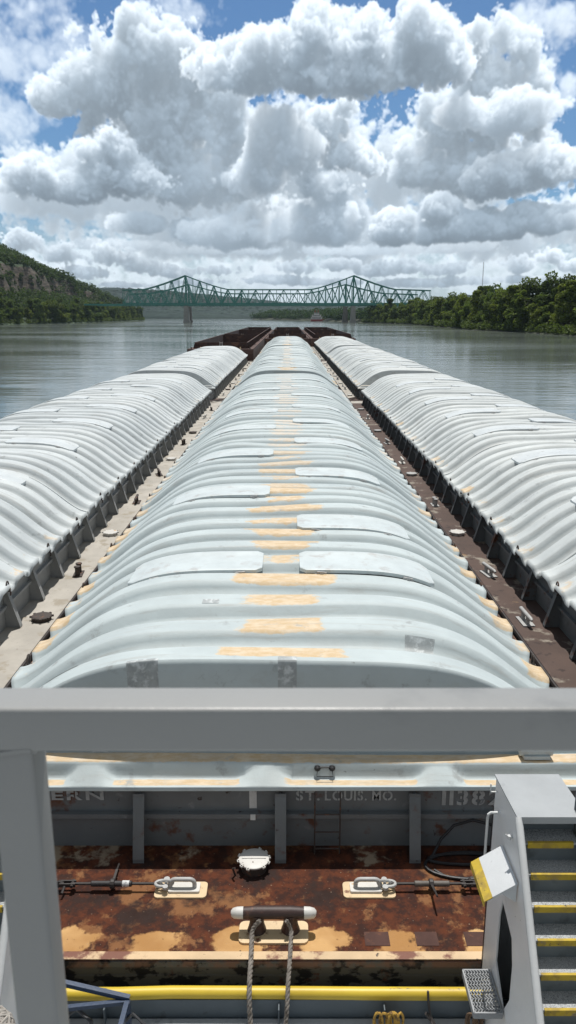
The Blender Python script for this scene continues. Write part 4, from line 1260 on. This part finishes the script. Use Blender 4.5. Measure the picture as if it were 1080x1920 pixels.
M_MUD = paint('muddy_bank', (.045, .045, .03), .9, .3, .3, [((.05, .065, .028), .08, .5, .08, 6)])
def hill_mat():
    m = Mat('wooded_hill')
    x, y, z = m.sep(m.obj)
    v = m.vm('MULTIPLY', m.obj, (.05, .05, .45))
    band = m.noise(v, 1.0, 6, .6)
    rock = m.mix(m.ss(band, .36, .62), (.05, .040, .031), (.125, .098, .072))
    rock = m.mix(m.ss(m.noise(m.obj, .10, 6, .6), .56, .64), rock, (.05, .065, .03))
    nz = m.sep(m.node('ShaderNodeNewGeometry').outputs['Normal'])[2]
    f = m.ss(nz, .72, .60)
    n = m.noise(m.obj, .09, 6, .65)
    green = m.mix(m.ss(n, .35, .65), (.022, .040, .017), (.05, .08, .03))
    return m.done(m.mix(f, green, rock), .9, 0, m.noise(m.obj, .25, 6, .65), .8, 3.0)
M_HILL = hill_mat()

CREST = [(300, 470, 128), (800, 455, 128), (1000, 440, 120), (1150, 430, 104), (1320, 405, 76), (1490, 365, 40), (1650, 340, 12), (1900, 640, 5)]
def hill_z(X, Y):
    xb = interp(LEFT, Y); xc = -np.interp(Y, [c[0] for c in CREST], [c[1] for c in CREST]); zc = np.interp(Y, [c[0] for c in CREST], [c[2] for c in CREST])
    s = np.clip((xb-X)/np.maximum(xb-xc, 30), -.3, 3)
    g = .05*np.clip(s/.12, -2, 1) + .15*sstep(.08, .28, s) + .36*sstep(.30, .43, s+.03*np.sin(Y*.045)+.02*np.sin(Y*.11+X*.02)) + .44*sstep(.43, 1.05, s) - .25*sstep(1.2, 2.6, s)
    rough = 1.6*np.sin(X*.09+Y*.07)+1.2*np.sin(Y*.13-X*.05)
    return np.where(s < 0, s*8-1.0, g*zc + np.clip(s, 0, 1)*rough*.7 + .6)
ys = np.linspace(250, 1900, 331); ss_ = np.concatenate([np.linspace(-.15, 1.3, 130), np.linspace(1.35, 3.0, 24)])
S, Y = np.meshgrid(ss_, ys)
xb = interp(LEFT, Y); xc = -np.interp(Y, [c[0] for c in CREST], [c[1] for c in CREST])
X = xb - S*np.maximum(xb-xc, 30)
tag(put('hill', grid_mesh('hill', np.stack([X, Y, hill_z(X, Y)], -1)), M_HILL), kind='structure')

def clump_wood(name, P, rad, n, leaf, seed, mat):
    """many tree crowns that read as one mass"""
    rng = np.random.default_rng(seed)
    C, T = [], []
    for p, r in zip(P, rad):
        k = n
        d = rng.normal(size=(k, 3)); d /= np.linalg.norm(d, axis=1, keepdims=True)
        d *= rng.uniform(.5, 1, (k, 1))**.5*r*np.array((1, 1, 1.15)); d[:, 2] = np.where(d[:, 2] < -.5*r, d[:, 2]*.5, d[:, 2])
        C.append(p+d); T.append(np.clip(rng.uniform(.1, .8)+rng.normal(0, .15, k), 0, 1))
    V, q = leaf_quads(np.concatenate(C), leaf, rng)
    o = put(name, quads_mesh(name, V, q, False, {'tone': np.repeat(np.concatenate(T), 4)}), mat)
    tag(o, kind='stuff')
    return o
rng = np.random.default_rng(77)
P, Rd = [], []
while len(P) < 6200:
    y = rng.uniform(560, 1660); u = rng.uniform(.10, 1.25)
    xb = float(interp(LEFT, y)); xc = -float(np.interp(y, [c[0] for c in CREST], [c[1] for c in CREST]))
    x = xb-u*max(xb-xc, 30)
    cliff = .29 < u+.03*math.sin(y*.045) < .44 and y < 1090
    if cliff and rng.random() < .38: continue
    r = rng.uniform(3.2, 6.0)
    z = float(hill_z(np.array(x), np.array(y)))
    P.append((x, y, z+r*(1.3 if not cliff else .4))); Rd.append(r if not cliff else r*.55)
tag(clump_wood('hillside_wood', P, Rd, 46, 1.15, 5, M_FAR), 'dark green wood covering the steep hill above the left bank', 'wood')

# right bank ground
ys = np.linspace(-250, 2300, 120); ds = np.array([-6, -1, 0, 3, 8, 20, 60, 150, 400, 900.])
D, Y = np.meshgrid(ds, ys)
X = interp(RIGHT, Y)+D + 2.5*np.sin(Y*.05)*(np.abs(D) < 10)
Z = np.interp(D, [-6, -1, 0, 3, 8, 20, 60, 150, 400, 900], [-2.5, -.5, .1, 1.2, 2.4, 3.5, 4.5, 6, 14, 40])
tag(put('right_bank', grid_mesh('right_bank', np.stack([X, Y, Z], -1)), M_MUD), kind='structure')

tr = random.Random(21)
GR = 'leafy trees along the right bank'
def right_row(y0, y1, step, off, jit, sc, label, mat):
    y = y0
    while y < y1:
        x = float(interp(RIGHT, y))+off+tr.uniform(-jit, jit)
        tree(x, y, 1.2+min(off, 10)*.15, tr.randrange(6), sc*tr.uniform(.82, 1.14), tr.uniform(0, 6.28), mat, label, GR)
        y += step*tr.uniform(.75, 1.25)
right_row(255, 560, 9.0, 6, 3, .86, 'full green tree at the water edge on the nearer right bank', M_LEAF)
right_row(560, 960, 11.0, 6, 3, .86, 'small looking green tree at the water edge towards the bridge on the right', M_LEAF)
right_row(255, 560, 10.0, 17, 4, 1.05, 'taller green tree standing behind the water edge trees of the right bank', M_LEAFD)
right_row(560, 1000, 14.0, 17, 5, 1.0, 'green tree standing back from the right bank towards the bridge', M_LEAFD)
right_row(300, 620, 24.0, 33, 8, 1.08, 'tall tree rising at the back of the right bank wood', M_LEAFD)
# undergrowth along the water line
P, Rd = [], []
for y in np.arange(250, 980, 1.5):
    r = rng.uniform(1.3, 2.8); P.append((float(interp(RIGHT, y))+2.5*math.sin(y*.05)+rng.uniform(-.5, 4), y, r*.8+.3)); Rd.append(r)
tag(clump_wood('undergrowth', P, Rd, 60, .55, 8, M_LEAFD), 'low leafy scrub along the water line of the right bank', 'scrub')

GL = 'trees along the left bank'
y = 640
while y < 1440:
    x = float(interp(LEFT, y))
    far = y > 1080
    tree(x-7+tr.uniform(-3, 3), y, 1.5, tr.randrange(6), tr.uniform(.8, 1.1), tr.uniform(0, 6.28), M_LEAFD if tr.random() < .6 else M_LEAF,
         'dark green tree at the water edge below the rocky hill' if not far else 'dark green tree near the far tip of the left bank', GL)
    if tr.random() < .75: tree(x-22+tr.uniform(-5, 5), y+5, 4.0, tr.randrange(6), tr.uniform(.9, 1.15), tr.uniform(0, 6.28), M_LEAFD,
         'dark green tree in the second row below the rocky hill' if not far else 'dark green tree behind the far tip of the left bank', GL)
    y += 11*tr.uniform(.8, 1.3)
P, Rd = [], []
for y in np.arange(600, 1460, 3.2):
    r = rng.uniform(1.6, 3.2); P.append((float(interp(LEFT, y))-rng.uniform(1, 6), y, r*.8+.6)); Rd.append(r)
tag(clump_wood('undergrowth', P, Rd, 50, .7, 9, M_LEAFD), 'low dark scrub along the water line of the left bank', 'scrub')

# wood on the far point behind the bridge, and the far shores
P, Rd = [], []
for _ in range(900):
    y = rng.uniform(1000, 1800); d = rng.uniform(2, 75)
    r = rng.uniform(3.5, 6.5); P.append((float(interp(RIGHT, y))+d, y, 2+r*rng.uniform(.8, 2.2)*(1 if d > 8 else .6))); Rd.append(r)
tag(clump_wood('far_wood', P, Rd, 50, 1.3, 10, M_FAR), 'dark green wood on the low point behind the bridge', 'wood')

def range_(name, xs_, y0, hts, depth, seed, amp):
    g = np.random.default_rng(seed)
    xx = np.linspace(xs_[0], xs_[-1], 620); h = np.interp(xx, xs_, hts)
    rows = []
    for t in np.linspace(0, 1, 46):
        k = math.sin(t*math.pi/2)**.8
        bump = np.interp(np.arange(620), np.arange(0, 620, 2), g.normal(0, amp, 310))*min(1, t*3)
        rows.append(np.stack([xx, y0+depth*t+0*xx+25*np.sin(xx*.004), np.maximum(-1.5, h*k+bump-1.0*(t == 0))], -1))
    o = put(name, grid_mesh(name, np.array(rows), False), M_RANGE); tag(o, kind='structure')
m = Mat('far_hills')
n = m.noise(m.obj, .03, 8, .7)
M_RANGE = m.done(m.mix(m.ss(n, .35, .65), (.010, .022, .019), (.022, .042, .032)), .95)
range_('hills', [-1500, -900, -620, -520, -400, -250, -80, 100, 300, 600, 1500], 2300, [110, 104, 92, 88, 86, 64, 44, 36, 32, 40, 50], 340, 3, 2.2)
range_('far_hills', [-1800, -700, -300, 0, 350, 640, 820, 1000, 1300, 2200], 3300, [160, 130, 96, 66, 52, 74, 100, 108, 84, 70], 500, 4, 2.6)

# ---- twin cantilever truss bridges
M_BRIDGE = paint('teal_bridge_steel', (.06, .235, .195), .6, .15, .2, bump=0)
M_PIER = paint('bridge_pier_stone', (.20, .175, .155), .85, .25, .25, [((.10, .085, .075), .3, .6, .06, 6)], bump=0)
M_PIERL = paint('pale_bridge_pier', (.34, .33, .30), .85, .2, .25, bump=0)
def bridge(name, y, xl, xr, peak, flat, label, pmat, wdt=9.0):
    b = empty(name, (0, y, 0)); tag(b, label, 'bridge', 'twin truss bridges')
    dz = 22.6
    x0, x1 = xl-82, xr+108
    def top(x):
        d = min(abs(x-xl), abs(x-xr))
        dd = max(0, 1-d/52)
        e = flat + (peak-flat)*dd**1.25
        return e - (max(0, xl-60-x)+max(0, x-xr-60))*.035
    pan = (xr-xl)/24
    left = [xl-pan*i for i in range(int((xl-x0)/pan), 0, -1)]; mid = [xl+pan*i for i in range(25)]; right = [xr+pan*i for i in range(1, int((x1-xr)/pan))]
    N = left+mid+right
    for s in (-1, 1):
        m = MB(); yy = s*wdt/2
        tp = [(x, yy, top(x)) for x in N]
        for p, q in zip(tp, tp[1:]): m.bar(p, q, 1.1, 1.25)
        m.bar((N[0], yy, dz), (N[-1], yy, dz), .9, 1.1)
        k0 = len(left)
        for i, x in enumerate(N):
            m.bar((x, yy, dz), (x, yy, top(x)), 1.0 if x in (xl, xr) else .5, 1.0 if x in (xl, xr) else .5)
            if i and (i-k0) % 2 == 0:
                m.bar((N[i-1], yy, dz), (x, yy, top(x)), .75); 
                if i+1 < len(N): m.bar((x, yy, top(x)), (N[i+1], yy, dz), .75)
        m.build('truss', M_BRIDGE, b)
    m = MB()
    m.box((x0-40, -wdt/2-1.2, dz-2.4), (x1+40, wdt/2+1.2, dz-.5))
    for x in N: m.box((x-.25, -wdt/2, dz-3.0), (x+.25, wdt/2, dz-2.4))
    m.build('deck', M_BRIDGE, b)
    m = MB()
    for i, x in enumerate(N):
        if i % 2 == 0: m.bar((x, -wdt/2, top(x)), (x, wdt/2, top(x)), .5, .6)
    for x in (xl, xr):
        for z in (dz+7, dz+13): m.bar((x, -wdt/2, z), (x, wdt/2, z), .5, .9)
    m.build('cross_bracing', M_BRIDGE, b)
    for x in (xl, xr):
        m = MB()
        for (z0, z1, w0, w1) in ((-3, 2.5, 3.6, 3.6), (2.5, dz-3.0, 3.0, 2.3)):
            v = [m.bm.verts.new((x+a*w, c*(wdt/2+w*.6), z)) for z, w in ((z0, w0), (z1, w1)) for a, c in ((-1, -1), (1, -1), (1, 1), (-1, 1))]
            for f in ((3, 2, 1, 0), (4, 5, 6, 7), (0, 1, 5, 4), (1, 2, 6, 5), (2, 3, 7, 6), (3, 0, 4, 7)): m.bm.faces.new([v[i] for i in f])
        m.build('pier', pmat, b)
    for x in (x1+30,): 
        m = MB(); m.box((x-1.5, -4, 0), (x+1.5, 4, dz-2.4)); m.build('pier', pmat, b)
    return b
bridge('truss_bridge', 965, -122.5, 78.5, 54.5, 38.4, 'nearer teal truss bridge with the two taller peaks', M_PIERL)
bridge('truss_bridge', 1036, -128, 74, 47.0, 35.6, 'farther teal truss bridge with the lower peaks, seen through the nearer one', M_PIER)

# thin radio mast beyond the right bank
mast = empty('radio_mast', (362, 1500, 12)); tag(mast, 'thin pale radio mast rising beyond the right bank trees', 'mast')
m = MB()
for a in range(3):
    c, s = math.cos(a*2.094)*.8, math.sin(a*2.094)*.8
    m.tube([(c, s, 0), (c, s, 92)], .16, 4)
    c2, s2 = math.cos((a+1)*2.094)*.8, math.sin((a+1)*2.094)*.8
    for k in range(46): m.tube([(c, s, k*2), (c2, s2, k*2+2)], .07, 3)
m.build('lattice', paint('mast_paint', (.42, .40, .40), .6, .1, .1, bump=0), mast)
m = MB(); m.tube([(0, 0, 92), (0, 0, 99)], .14, 5); m.build('antenna', M_TGREY, mast)

# red and white river boat moored at the far right shore
M_RB = paint('boat_red', (.30, .035, .03), .5, .1, 1, bump=0); M_RW = paint('boat_white', (.70, .66, .65), .5, .1, 1, bump=0); M_RG = paint('boat_glass', (.03, .035, .045), .2, .1, 1, bump=0)
rbx = empty('riverboat', (43, 1200, 0)); rbx.scale = (1.15, 1.15, 1.25); tag(rbx, 'small red and white river boat moored at the far shore below the bridge', 'boat')
m = MB(); m.plate([(-8, .2), (-7.4, 2.4), (7.4, 2.4), (8, .2)], [], lambda u, v, t: (u, -4+t, v), 8); m.build('hull', M_RB, rbx)
for i, (w, z0, z1, d) in enumerate(((7.2, 2.4, 5.0, 3.4), (5.8, 5.2, 7.6, 2.8), (3.4, 7.8, 9.8, 2.2))):
    m = MB(); m.box((-w, -d, z0), (w, d, z1)); m.box((-w-.5, -d-.5, z1), (w+.5, d+.5, z1+.2)); m.build('cabin', M_RW, rbx)
    m = MB()
    for k in range(int(w*1.2)):
        x = -w+.7+k*1.6
        if x < w-.9: m.box((x, -d-.06, z0+.9), (x+.9, -d-.01, z1-.5))
    m.build('windows', M_RG, rbx)
for x in (-2, 2):
    m = MB(); m.lathe([(.35, 9.9), (.35, 13), (.5, 13.1), (.5, 13.4), (.3, 13.4)], (x, 1, 0), 10); m.build('funnel', M_RB, rbx)
m = MB(); m.cyl((8.1, -3, 2.2), (8.1, 3, 2.2), .3, 8)
for k in range(8):
    a = k*math.pi/4; m.bar((8.6+1.7*math.cos(a), -3, 2.2+1.7*math.sin(a)), (8.6+1.7*math.cos(a), 3, 2.2+1.7*math.sin(a)), .5, .12); m.bar((8.6, -2.8, 2.2), (8.6+1.7*math.cos(a), -2.8, 2.2+1.7*math.sin(a)), .15, .15)
m.build('paddle_wheel', M_RB, rbx)
db = empty('dock_barge', (62, 1196, 0)); tag(db, 'low pale dock barge with a roofed shed beside the river boat', 'barge')
m = MB(); m.box((-10, -4, -.6), (12, 4, 1.4)); m.build('hull', M_PIER, db, bevel=.2)
m = MB(); m.plate([(-6, 1.4), (-6, 3.4), (1, 4.8), (8, 3.4), (8, 1.4)], [], lambda u, v, t: (u, -3+t, v), 6); m.build('shed', M_PIERL, db)

# moist air
haze = bpy.data.materials.new('haze'); haze.use_nodes = True
nt = haze.node_tree; nt.nodes.clear()
out = nt.nodes.new('ShaderNodeOutputMaterial'); pv = nt.nodes.new('ShaderNodeVolumePrincipled')
pv.inputs['Color'].default_value = (.60, .78, .92, 1); pv.inputs['Density'].default_value = .00004; pv.inputs['Anisotropy'].default_value = .2
nt.links.new(pv.outputs[0], out.inputs['Volume'])
m = MB(); m.box((-3900, -350, -8), (3900, 7000, 190)); o = m.build('haze', haze); tag(o, kind='stuff')
o.display_type = 'WIRE'
